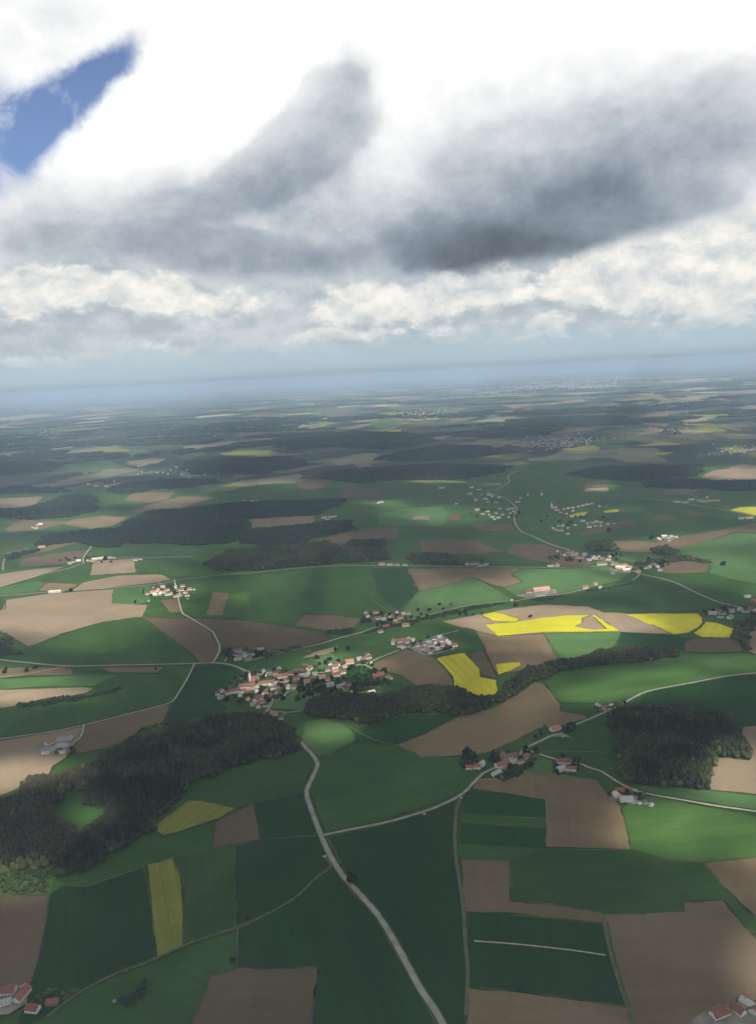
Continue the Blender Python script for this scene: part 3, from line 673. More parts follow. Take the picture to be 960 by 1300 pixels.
def in_poly(px, py, poly):
    ins = np.zeros(len(px), bool)
    n = len(poly)
    for i in range(n):
        x0, y0 = poly[i]; x1, y1 = poly[(i + 1) % n]
        c = ((y0 > py) != (y1 > py)) & (px < (x1 - x0) * (py - y0) / (y1 - y0 + 1e-12) + x0)
        ins ^= c
    return ins

def wood(name, poly_px, mat, label, conifer=.5, tint=(.1, .9), height=19., spacing=None, cat='wood', thin=0., tint_fn=None, raw=None):
    P = np.array([at(*p) for p in poly_px]) if raw is None else np.array(raw)
    c = P.mean(0); d = np.hypot(*c)
    s = spacing or float(np.clip(d / 250., 6.2, 40.))
    mn, mx = P.min(0) - s, P.max(0) + s
    gx, gy = np.meshgrid(np.arange(mn[0], mx[0], s), np.arange(mn[1], mx[1], s))
    gx[1::2] += s / 2
    x = gx.ravel() + RNG.normal(0, s * .22, gx.size); y = gy.ravel() + RNG.normal(0, s * .22, gx.size)
    wx = x + (fbm(x / (s * 4), y / (s * 4), 3) - .5) * s * 4; wy = y + (fbm(x / (s * 4) + 40, y / (s * 4), 3) - .5) * s * 4
    k = in_poly(wx, wy, P)
    if thin: k &= RNG.random(len(x)) > thin * 1.6 * fbm(x / (s * 5) + 7, y / (s * 5), 3)
    x, y = x[k], y[k]
    n = len(x)
    if n == 0: return None
    clump = fbm(x / (s * 7) + 3, y / (s * 7) + 11, 3)
    isc = (clump * .75 + RNG.random(n) * .25) < (conifer * .7 + .15) if 0 < conifer < 1 else np.full(n, conifer >= 1)
    r = s * (.58 + .28 * RNG.random(n)) * (1.0 if s < 20 else .85)
    hh = height * (.75 + .4 * fbm(x / (s * 9), y / (s * 9) + 5, 3) + .14 * RNG.random(n))
    tn = np.clip(tint[0] + (tint[1] - tint[0]) * (.62 * clump * 1.25 + .42 * RNG.random(n) - .08), 0, 1)
    if tint_fn is not None: tn, isc = tint_fn(x, y, tn, isc)
    tn = np.clip(tn + np.where(RNG.random(n) < .07, .35, 0), 0, 1)
    tn = np.where(isc, tn * .38, tn)
    ed = np.full(n, 1e9)
    for i in range(len(P)):
        a_, b_ = P[i], P[(i + 1) % len(P)]; ab = b_ - a_
        t_ = np.clip(((wx[k] - a_[0]) * ab[0] + (wy[k] - a_[1]) * ab[1]) / (ab @ ab + 1e-9), 0, 1)
        ed = np.minimum(ed, np.hypot(wx[k] - a_[0] - t_ * ab[0], wy[k] - a_[1] - t_ * ab[1]))
    mg = np.clip(ed / (2.6 * s) + RNG.normal(0, .2, n), 0, 1)
    hh = hh * (.42 + .58 * mg); tn = np.clip(tn + .3 * (1 - mg), 0, 1); isc = isc & (mg > .35)
    V = []; F = []; T = []; off = 0
    lo = d > 2600
    for grp, temps in ((~isc, BROAD_LO if lo else BROAD), (isc, SPRUCE)):
        idx = np.nonzero(grp)[0]
        pick = RNG.integers(0, len(temps), len(idx))
        for q, (tv, tf) in enumerate(temps):
            ii = idx[pick == q]
            if not len(ii): continue
            a = RNG.random(len(ii)) * 6.283
            ca, sa = np.cos(a), np.sin(a)
            vx = (tv[None, :, 0] * ca[:, None] - tv[None, :, 1] * sa[:, None]) * r[ii, None] + x[ii, None]
            vy = (tv[None, :, 0] * sa[:, None] + tv[None, :, 1] * ca[:, None]) * r[ii, None] + y[ii, None]
            if temps is SPRUCE:
                vz = tv[None, :, 2] * hh[ii, None] * .6
            else:
                vz = tv[None, :, 2] * hh[ii, None] * .78
            nv = tv.shape[0]
            V.append(np.stack([vx, vy, vz], -1).reshape(-1, 3))
            F.append((tf[None] + (np.arange(len(ii)) * nv)[:, None, None] + off).reshape(-1, 3))
            T.append(np.repeat(tn[ii], nv))
            off += nv * len(ii)
    o = mesh_np(name, np.concatenate(V), np.concatenate(F), mat, tint=np.concatenate(T))
    tag(o, label, cat, kind='stuff')
    STATS.append((label[:40], n, round(d), off))
    return o
STATS = []

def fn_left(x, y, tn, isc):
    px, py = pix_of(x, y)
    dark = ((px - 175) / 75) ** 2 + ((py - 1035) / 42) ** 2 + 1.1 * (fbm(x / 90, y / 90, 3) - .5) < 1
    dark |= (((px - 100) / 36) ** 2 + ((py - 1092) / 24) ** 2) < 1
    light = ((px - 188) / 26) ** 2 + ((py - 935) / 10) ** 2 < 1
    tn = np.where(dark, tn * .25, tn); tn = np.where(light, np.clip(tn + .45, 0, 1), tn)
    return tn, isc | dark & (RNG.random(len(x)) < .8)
def fn_west(x, y, tn, isc):
    px, py = pix_of(x, y)
    bush = py > 1104 + (fbm(x / 60, y / 60, 2) - .5) * 30 - np.clip(px - 45, 0, 50) * .1
    tn = np.where(bush, np.clip(.75 + .3 * RNG.random(len(x)), 0, 1), tn)
    return tn, isc & ~bush

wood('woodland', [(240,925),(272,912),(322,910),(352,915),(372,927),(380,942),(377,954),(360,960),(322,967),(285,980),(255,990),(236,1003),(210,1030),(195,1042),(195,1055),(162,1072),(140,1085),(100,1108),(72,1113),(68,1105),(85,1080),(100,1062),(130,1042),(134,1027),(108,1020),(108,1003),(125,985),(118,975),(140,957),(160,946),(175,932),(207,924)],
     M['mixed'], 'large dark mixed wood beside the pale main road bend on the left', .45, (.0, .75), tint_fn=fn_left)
wood('woodland', [(-45,1035),(0,1022),(17,1018),(32,997),(50,987),(68,990),(80,986),(118,975),(125,985),(108,1002),(82,1010),(62,1030),(65,1042),(85,1047),(100,1062),(85,1082),(72,1100),(40,1106),(0,1112),(-45,1116)],
     M['bare'], 'brownish budding wood at the left picture edge with pale shrubs below', .2, (.05, .8), tint_fn=fn_west)
wood('hedgerow', [(-45,1114),(0,1110),(40,1104),(72,1098),(70,1112),(62,1131),(30,1136),(0,1138),(-45,1142)],
     M['bush'], 'pale green scrub on sunlit grass below the brownish left wood', 0, (.15, .95), height=7, spacing=4.6, thin=.55, cat='scrub')
wood('woodland', [(387,905),(397,890),(420,886),(447,883),(487,885),(517,876),(547,872),(583,875),(600,885),(622,889),(636,882),(645,868),(665,852),(700,841),(740,838),(755,829),(800,824),(855,826),(866,830),(858,835),(800,842),(750,847),(707,854),(682,864),(660,875),(640,890),(600,906),(580,910),(553,903),(507,908),(470,918),(447,917),(403,910)],
     M['mixed'], 'long dark strip of wood below the central village, under the yellow field', .25, (.0, .6), height=16)
wood('woodland', [(770,907),(800,900),(832,900),(875,904),(920,912),(937,927),(937,946),(950,950),(952,964),(907,960),(904,978),(897,1002),(870,1001),(820,995),(797,995),(787,987),(782,962),(780,930)],
     M['mixed'], 'dense dark spruce block on the right beside a sandy bright field', .55, (.0, .75))
wood('woodland', [(37,645),(60,637),(82,629),(120,629),(122,650),(87,657),(37,660),(-20,656),(-20,648)], M['spruce'], 'dome-shaped dark wood near the left edge above brown fields', .8, (0, .6))
wood('woodland', [(-20,625),(20,617),(85,620),(84,626),(25,626),(-20,629)], M['spruce'], 'thin dark wood strip at the left edge, above the dome-shaped wood', .8, (0, .6))
wood('woodland', [(45,693),(57,682),(95,675),(150,672),(165,660),(187,650),(240,646),(302,639),(380,636),(440,634),(440,638),(400,654),(317,659),(315,673),(330,676),(290,690),(240,692),(160,689),(155,695),(117,695),(95,688),(60,692)],
     M['spruce'], 'widest dark wood on the left, stretching across to the hazy middle', .7, (0, .7))
wood('woodland', [(315,674),(400,665),(447,661),(450,672),(415,680),(390,688),(340,694),(300,690),(320,680)], M['spruce'], 'dark wood strip between two long brown fields in the middle', .7, (0, .7))
wood('woodland', [(260,720),(275,708),(290,700),(330,697),(365,694),(385,691),(420,688),(428,696),(445,689),(490,685),(492,712),(420,716),(360,721),(290,726)], M['mixed'], 'dark wood just above the long horizontal pale track in the middle', .5, (0, .55))
wood('woodland', [(12,704),(47,698),(46,702),(15,711)], M['spruce'], 'small dark oblong copse on brown soil near the left edge', .6, (0, .6))
wood('woodland', [(130,624),(150,616),(200,610),(272,608),(285,613),(240,619),(200,622),(160,628)], M['spruce'], 'long dark wood behind the hazy left hamlet', .7, (0, .6))
wood('woodland', [(400,607),(413,599),(553,589),(650,592),(640,600),(587,609),(507,610),(453,614)], M['spruce'], 'dark wood above the thin curved yellow strip', .7, (0, .6))
wood('woodland', [(720,602),(760,593),(890,590),(888,604),(840,611),(757,609)], M['spruce'], 'dark wood to the left of the pale sandy quarry field', .7, (0, .6))
wood('woodland', [(815,613),(870,609),(905,612),(980,610),(980,624),(880,621),(820,619)], M['spruce'], 'dark wood below the pale sandy quarry field on the right', .7, (0, .6))
wood('woodland', [(640,533),(740,528),(797,528),(795,539),(707,543),(640,543)], M['spruce'], 'hazy dark wood below the far town on the right', .7, (0, .6))
wood('woodland', [(350,560),(440,547),(520,549),(560,560),(500,571),(420,568),(370,572)], M['spruce'], 'hazy dark wood on the far hills in the middle', .7, (0, .6))
wood('woodland', [(560,565),(620,566),(650,575),(600,582),(530,586),(470,585),(500,575)], M['spruce'], 'hazy dark wood beside the far church village', .7, (0, .6))
wood('woodland', [(240,586),(300,582),(370,580),(400,590),(330,602),(250,603),(225,596)], M['spruce'], 'hazy dark wood below a yellow strip on the left', .7, (0, .6))
wood('woodland', [(-20,590),(40,584),(85,588),(60,600),(0,604),(-20,604)], M['spruce'], 'hazy dark wood at the far left edge', .7, (0, .6))
wood('woodland', [(600,547),(700,546),(690,553),(620,556),(560,550)], M['spruce'], 'narrow hazy wood above two yellow strips', .7, (0, .6))
wood('woodland', [(520,706),(545,703),(580,705),(582,716),(522,715)], M['mixed'], 'rounded copse beside the roadside farm with two pale trees', .3, (.1, .6))
wood('woodland', [(747,690),(777,688),(786,699),(766,700),(750,699)], M['mixed'], 'small copse beside the long sandy field on the right', .3, (.1, .7))
wood('hedgerow', [(824,697),(850,693),(862,699),(860,704),(825,703)], M['mixed'], 'line of tall bushes below the long sandy field on the right', .3, (.2, .8), height=15, cat='hedge')
wood('hedgerow', [(802,721),(815,714),(840,709),(870,706),(900,712),(900,715),(870,712),(837,715),(820,722),(806,726)], M['mixed'], 'curving hedgerow around the brown field on the right', .2, (.15, .7), height=12, cat='hedge')
wood('hedgerow', [(930,806),(937,790),(952,785),(962,784),(962,793),(949,808),(950,828),(944,818)], M['mixed'], 'dark bushes along the stream beside the yellow field end', .2, (.15, .8), height=13, cat='hedge')
wood('hedgerow', [(-20,812),(10,812),(22,823),(26,831),(0,833),(-20,833)], M['mixed'], 'dark bushes at the left edge above the cross road', .2, (.2, .7), height=12, cat='hedge')
wood('hedgerow', [(-2,818),(5,805),(14,810),(12,818)], M['mixed'], 'small bush clump at the left edge beside sandy soil', .2, (.3, .8), height=8, cat='hedge')
wood('hedgerow', [(22,895),(75,886),(115,883),(150,874),(152,877),(100,890),(30,899)], M['leaf_dark'], 'dark hedge between the sandy strip and green field on the left', .1, (.2, .8), height=8, cat='hedge', spacing=6.)
wood('hedgerow', [(412,800),(447,798),(446,805),(416,806)], M['leaf_dark'], 'dark bush patch on the brown field beside the straight track', .1, (.2, .8), height=8, cat='hedge', thin=.3)
wood('hedgerow', [(340,832),(375,820),(388,821),(352,832)], M['mixed'], 'bushes on the bank of the straight track near the farm', .2, (.2, .8), height=9, cat='hedge')
wood('hedgerow', [(460,804),(500,793),(540,784),(600,771),(640,765),(641,767),(600,774),(540,787),(500,797),(462,806)], M['leaf_dark'], 'dark hedge along the straight track above the new housing estate', .1, (.2, .8), height=7, cat='hedge', thin=.2, spacing=6.5)
wood('hedgerow', [(745,749),(775,746),(800,739),(801,741),(775,748),(746,751)], M['leaf_dark'], 'low hedge curving up to the right road junction', .1, (.2, .8), height=6, cat='hedge', thin=.3, spacing=6.5)
wood('hedgerow', [(680,762),(717,756),(718,758),(684,764)], M['leaf_dark'], 'low hedge in front of the long salmon-roofed barn', .1, (.2, .8), height=6, cat='hedge', spacing=6.5)
wood('hedgerow', [(628,989),(640,981),(662,974),(672,968),(674,972),(660,982),(645,990),(636,992)], M['leaf_dark'], 'dark shrubs below the roadside hamlet on the right', .3, (.1, .6), height=9, cat='hedge', spacing=5.5)
wood('hedgerow', [(586,975),(590,955),(598,952),(602,962),(600,975)], M['leaf_dark'], 'dark tree clump left of the low white-walled sheds', .4, (.1, .7), height=14, cat='hedge', spacing=6)
wood('hedgerow', [(712,929),(718,921),(728,919),(731,926),(722,932)], M['leaf_dark'], 'dark tree clump right of the orange-brown roadside house', .2, (.1, .7), height=12, cat='hedge', spacing=6)
wood('hedgerow', [(702,972),(708,970),(712,978),(708,984),(702,981)], M['leaf_dark'], 'dark shrubs left of the red-roofed farm on the track', .2, (.1, .7), height=9, cat='hedge', spacing=5.5)
wood('hedgerow', [(725,966),(735,964),(738,974),(732,980),(726,976)], M['leaf_dark'], 'dark shrubs right of the red-roofed farm on the track', .2, (.1, .7), height=9, cat='hedge', spacing=5.5)
wood('hedgerow', [(750,905),(757,893),(790,893),(794,896),(785,900),(768,898),(760,906)], M['leaf_green'], 'garden trees around the white cottages by the right road', .1, (.2, .9), height=9, cat='hedge', thin=.4, spacing=6)
wood('hedgerow', [(36,1268),(50,1262),(60,1255),(70,1262),(64,1268),(45,1278)], M['leaf_green'], 'shrubs beside the red-roofed farm in the bottom left corner', .1, (.1, .7), height=6, cat='hedge', spacing=4.5, thin=.4)
wood('hedgerow', [(72,1262),(92,1255),(105,1262),(88,1275)], M['leaf_green'], 'loose bushes right of the small red roofs, bottom left', .1, (.1, .7), height=5, cat='hedge', spacing=4.5, thin=.5)
wood('hedgerow', [(150,1275),(172,1262),(178,1248),(188,1252),(184,1268),(165,1285)], M['leaf_dark'], 'dark thicket on the foreground bank, bottom left', .2, (.1, .7), height=8, cat='hedge', spacing=5., thin=.35)
wood('hedgerow', [(188,1040),(205,1028),(212,1030),(200,1044),(196,1054),(190,1052)], M['leaf_green'], 'pale bushes at the tip of the olive field', .1, (.2, .9), height=8, cat='hedge', spacing=5.5, thin=.4)

# woodland patches out to the horizon: one mass
def far_woods():
    rr = np.random.default_rng(23)
    V = []; F = []; T = []; off = 0
    tv, tf = BROAD_LO[0]
    for i in range(210):
        y = math.exp(rr.uniform(math.log(8500), math.log(42000)))
        x = rr.uniform(-.6, .6) * y
        L_, W_ = rr.uniform(200, 900) * (1 + y / 40000), rr.uniform(120, 420)
        a = rr.normal(0, .35)
        n = int(40 + 60 * rr.random())
        u = rr.uniform(-1, 1, n); v = rr.uniform(-1, 1, n) * np.sqrt(np.clip(1 - u * u, .05, 1))
        tx = x + u * L_ * math.cos(a) - v * W_ * math.sin(a); ty = y + u * L_ * math.sin(a) + v * W_ * math.cos(a)
        r = 2.4 * math.sqrt(L_ * W_ / n) * (.6 + .4 * rr.random(n)) * .62
        h = 14 + 8 * rr.random(n)
        vx = tv[None, :, 0] * r[:, None] + tx[:, None]; vy = tv[None, :, 1] * r[:, None] + ty[:, None]; vz = np.clip(tv[None, :, 2] * h[:, None] * .8, 0, 19)
        V.append(np.stack([vx, vy, vz], -1).reshape(-1, 3)); F.append((tf[None] + (np.arange(n) * len(tv))[:, None, None] + off).reshape(-1, 3)); T.append(np.repeat(rr.random(n) * .6, len(tv))); off += n * len(tv)
    o = mesh_np('distant_woodland', np.concatenate(V), np.concatenate(F), M['spruce'], tint=np.concatenate(T))
    tag(o, 'scattered dark woods fading into blue haze below the horizon', 'wood', kind='stuff')
far_woods()

# ------------------------------------------------------------------ single trees
def crown_mesh(name, mat, seed, n_clump=9, leaf=60):
    r = np.random.default_rng(seed)
    cs = r.normal(0, .36, (n_clump, 3)); cs[:, 2] = cs[:, 2] * .8 + 1.0; cs[0] = (0, 0, 1.)
    V = []; F = []; T = []; k = 0
    for c in cs:
        rad_ = .38 + .2 * r.random(); tn = r.random()
        d = r.normal(0, 1, (leaf, 3)); d /= np.linalg.norm(d, axis=1)[:, None]
        p = c + d * rad_ * (.55 + .5 * r.random((leaf, 1)))
        for q in p:
            e1 = r.normal(0, 1, 3); e1 /= np.linalg.norm(e1); e2 = r.normal(0, 1, 3); e2 -= e1 * e1.dot(e2); e2 /= np.linalg.norm(e2)
            s = .13 + .07 * r.random()
            V += [q - e1 * s - e2 * s, q + e1 * s - e2 * s * .8, q + e1 * s * .9 + e2 * s, q - e1 * s + e2 * s * 1.1]
            F.append((k, k + 1, k + 2, k + 3)); k += 4; T += [np.clip(tn * .7 + .3 * r.random(), 0, 1)] * 4
    me = bpy.data.meshes.new(name)
    me.from_pydata([tuple(v) for v in V], [], F); me.materials.append(mat)
    a = me.attributes.new('tint', 'FLOAT', 'POINT'); a.data.foreach_set('value', np.array(T, np.float32))
    return me
def trunk_mesh():
    bm = bmesh.new()
    def limb(p0, p1, r0, r1, k=6):
        d = (p1 - p0).normalized(); x = d.orthogonal().normalized(); y = d.cross(x)
        ring = []
        for p, r in ((p0, r0), (p1, r1)):
            ring.append([bm.verts.new(p + (x * math.cos(2 * math.pi * j / k) + y * math.sin(2 * math.pi * j / k)) * r) for j in range(k)])
        for j in range(k): bm.faces.new((ring[0][j], ring[0][(j + 1) % k], ring[1][(j + 1) % k], ring[1][j]))
        bm.faces.new(ring[1])
    limb(Vector((0, 0, 0)), Vector((.02, 0, .9)), .09, .05)
    for a in (0.3, 2.2, 4.4): limb(Vector((0, 0, .5)), Vector((math.cos(a) * .35, math.sin(a) * .35, .95)), .045, .02)
    me = bpy.data.meshes.new('trunk'); bm.to_mesh(me); bm.free(); me.materials.append(M['bark'])
    return me
TRUNK = trunk_mesh()
CROWNS = {k: [crown_mesh('crown', M[m], s + q) for q in range(3)] for k, m, s in (('green', 'leaf_green', 40), ('dark', 'leaf_dark', 50), ('pale', 'leaf_pale', 60))}
def tree(px, py, h, kind_, label, group=None, name=None):
    """h: total height in metres"""
    x, y = at(px, py)
    e = bpy.data.objects.new({'green': 'leafy_tree', 'dark': 'dark_tree', 'pale': 'blossoming_tree'}[kind_], None); link(e)
    e.location = (x, y, 0); e.empty_display_size = 2
    s = h / 1.85
    w = s * random.uniform(.8, 1.1)
    e.scale = (w, w, s); e.rotation_euler = (0, 0, random.uniform(0, 6.28))
    tag(e, label, 'tree', group)
    link(bpy.data.objects.new('crown', random.choice(CROWNS[kind_])), e)
    link(bpy.data.objects.new('trunk', TRUNK), e)
    return e
for px, py, h, k, lab in [
    (445, 1121, 13, 'dark', 'dark broad tree hiding a piece of the main road in the foreground'),
    (451, 1119, 8, 'dark', 'lower dark tree on the right shoulder of the foreground main road'),
    (90, 751.5, 15, 'dark', 'tall dark tree right of the long white shed on the left'),
    (84, 752.5, 9, 'green', 'smaller bush-like tree between white shed and tall dark tree'),
    (7, 855, 13, 'dark', 'dark roadside tree nearest the left edge by the dirt track'),
    (34, 853, 11, 'green', 'middle tree of three on the brown strip by the cross road'),
    (46, 849, 10, 'dark', 'rightmost tree of three on the brown strip by the cross road'),
    (172, 766, 9, 'dark', 'lone dark tree by the corner of the left green field'),
    (674, 784, 9, 'dark', 'lone tree on bare soil just above the yellow field'),
    (555, 714, 17, 'pale', 'round pale tree left of the copse on the horizontal track'),
    (585, 716, 18, 'pale', 'round pale tree right of the copse beside the roadside farm'),
    (919, 718, 16, 'green', 'lone round tree in the bright right-hand meadow'),
    (774, 675, 18, 'dark', 'dark tree in the brown field below the right village'),
    (592, 961, 15, 'dark', 'tall dark tree standing above the low white sheds'),
    (627, 957, 8, 'pale', 'left one of two pale small trees above the roadside hamlet'),
    (636, 956, 8, 'pale', 'right one of two pale small trees above the roadside hamlet'),
    (794, 894, 8, 'dark', 'dark round tree on the right road beside the white cottages'),
    (774, 1011, 8, 'green', 'grey-green tree left of the big red barn on the right'),
    (800, 1005, 6, 'green', 'small tree between the red barn and the farm track'),
    (812, 1016, 6, 'dark', 'small dark tree behind the grey barn on the right'),
    (668, 952, 8, 'dark', 'dark tree at the fork of the hamlet roads'),
    (681, 954, 9, 'dark', 'dark tree where the side track leaves the hamlet'),
    (714, 962, 8, 'dark', 'dark tree behind the red-roofed farm on the track'),
    (687, 933, 9, 'green', 'greyish tree left of the orange-brown roadside house'),
    (680, 937, 8, 'green', 'lower greyish tree left of the orange-brown roadside house'),
    (692, 924, 7, 'pale', 'pale tree at the field edge behind the orange-brown house'),
    (302, 1165, 5, 'green', 'small bush at the bend of the grass path, foreground'),
    (314, 1167, 6, 'green', 'slim tree beside the grass path, foreground'),
    (295, 1222, 7, 'green', 'slim tree above the brown field at the bottom'),
    (160, 1236, 4, 'pale', 'small pale bush beside the grass bank, bottom left'),
    (655, 770, 12, 'green', 'tree beside the small white tower by the straight track'),
    (198, 850.5, 6, 'dark', 'small dark tree on the brown strip under the cross road'),
    (405, 845, 10, 'dark', 'dark tree behind the cream house of the central village'),
    (360, 880, 12, 'dark', 'dark tree beside the main street in the central village'),
    (355, 872, 12, 'dark', 'second dark tree up the main street in the central village'),
    (335, 862, 12, 'dark', 'dark tree behind the church of the central village'),
    ]:
    tree(px, py, h, k, lab)

# ------------------------------------------------------------------ houses
SIZEW = lambda l: 'long' if l >= 24 else ('small' if l <= 11 else 'mid-sized')
def house_meshes(Ln, W, hw, hr, roof, wall, far=False, chim=True):
    bm = bmesh.new()
    x, y = Ln / 2, W / 2
    b = [bm.verts.new(p) for p in ((-x, -y, 0), (x, -y, 0), (x, y, 0), (-x, y, 0))]
    t = [bm.verts.new(p) for p in ((-x, -y, hw), (x, -y, hw), (x, y, hw), (-x, y, hw))]
    g0 = bm.verts.new((-x, 0, hw + hr - .15)); g1 = bm.verts.new((x, 0, hw + hr - .15))
    for q in ((b[0], b[1], t[1], t[0]), (b[2], b[3], t[3], t[2]), (b[1], b[2], t[2], g1, t[1]), (b[3], b[0], t[0], g0, t[3])): bm.faces.new(q)
    mw_ = bpy.data.meshes.new('wall'); 
    ov = .7; sl = hr / y
    def slab(bm2, s, mi=0):
        th = .25
        e = y + ov; ze = hw - ov * sl
        xs = x + ov
        p = [(-xs, 0, hw + hr), (xs, 0, hw + hr), (xs, s * e, ze), (-xs, s * e, ze)]
        a_ = [bm2.verts.new(q) for q in p]; c_ = [bm2.verts.new((q[0], q[1], q[2] + th)) for q in p]
        fs = [bm2.faces.new(c_), bm2.faces.new(a_)]
        for i in range(4): fs.append(bm2.faces.new((a_[i], a_[(i + 1) % 4], c_[(i + 1) % 4], c_[i])))
        for f in fs: f.material_index = mi
    if far:
        slab(bm, 1, 1); slab(bm, -1, 1)
        bmesh.ops.recalc_face_normals(bm, faces=bm.faces)
        bm.to_mesh(mw_); bm.free()
        mw_.materials.append(WALL[wall]); mw_.materials.append(ROOF[roof])
        return mw_, None
    # window and door openings as recessed dark panes set just proud of the render
    nwin = max(2, int(Ln / 3.6))
    for s in (-1, 1):
        for fl in range(2 if hw > 5 else 1):
            zc = 1.6 + 2.7 * fl
            for i in range(nwin):
                xc = -x + Ln * (i + .5) / nwin
                vs = [bm.verts.new((xc + dx, s * (y + .02), zc + dz)) for dx, dz in ((-.55, -.65), (.55, -.65), (.55, .65), (-.55, .65))]
                f = bm.faces.new(vs); f.material_index = 1
    bm.to_mesh(mw_); bm.free()
    mw_.materials.append(WALL[wall]); mw_.materials.append(M['glass'])
    b2 = bmesh.new(); slab(b2, 1); slab(b2, -1); bmesh.ops.recalc_face_normals(b2, faces=b2.faces)
    mr = bpy.data.meshes.new('roof'); b2.to_mesh(mr); b2.free(); mr.materials.append(ROOF[roof])
    return mw_, mr
def box_mesh(name, sx, sy, z0, z1, mat, cx=0, cy=0):
    bm = bmesh.new(); bmesh.ops.create_cube(bm, size=1)
    for v in bm.verts: v.co = Vector((v.co.x * sx + cx, v.co.y * sy + cy, z0 if v.co.z < 0 else z1))
    me = bpy.data.meshes.new(name); bm.to_mesh(me); bm.free(); me.materials.append(mat)
    return me

ORD = ['first', 'second', 'third', 'fourth', 'fifth', 'sixth', 'seventh', 'eighth', 'ninth', 'tenth', 'eleventh', 'twelfth', 'thirteenth', 'fourteenth', 'fifteenth', 'sixteenth', 'seventeenth', 'eighteenth', 'nineteenth', 'twentieth']
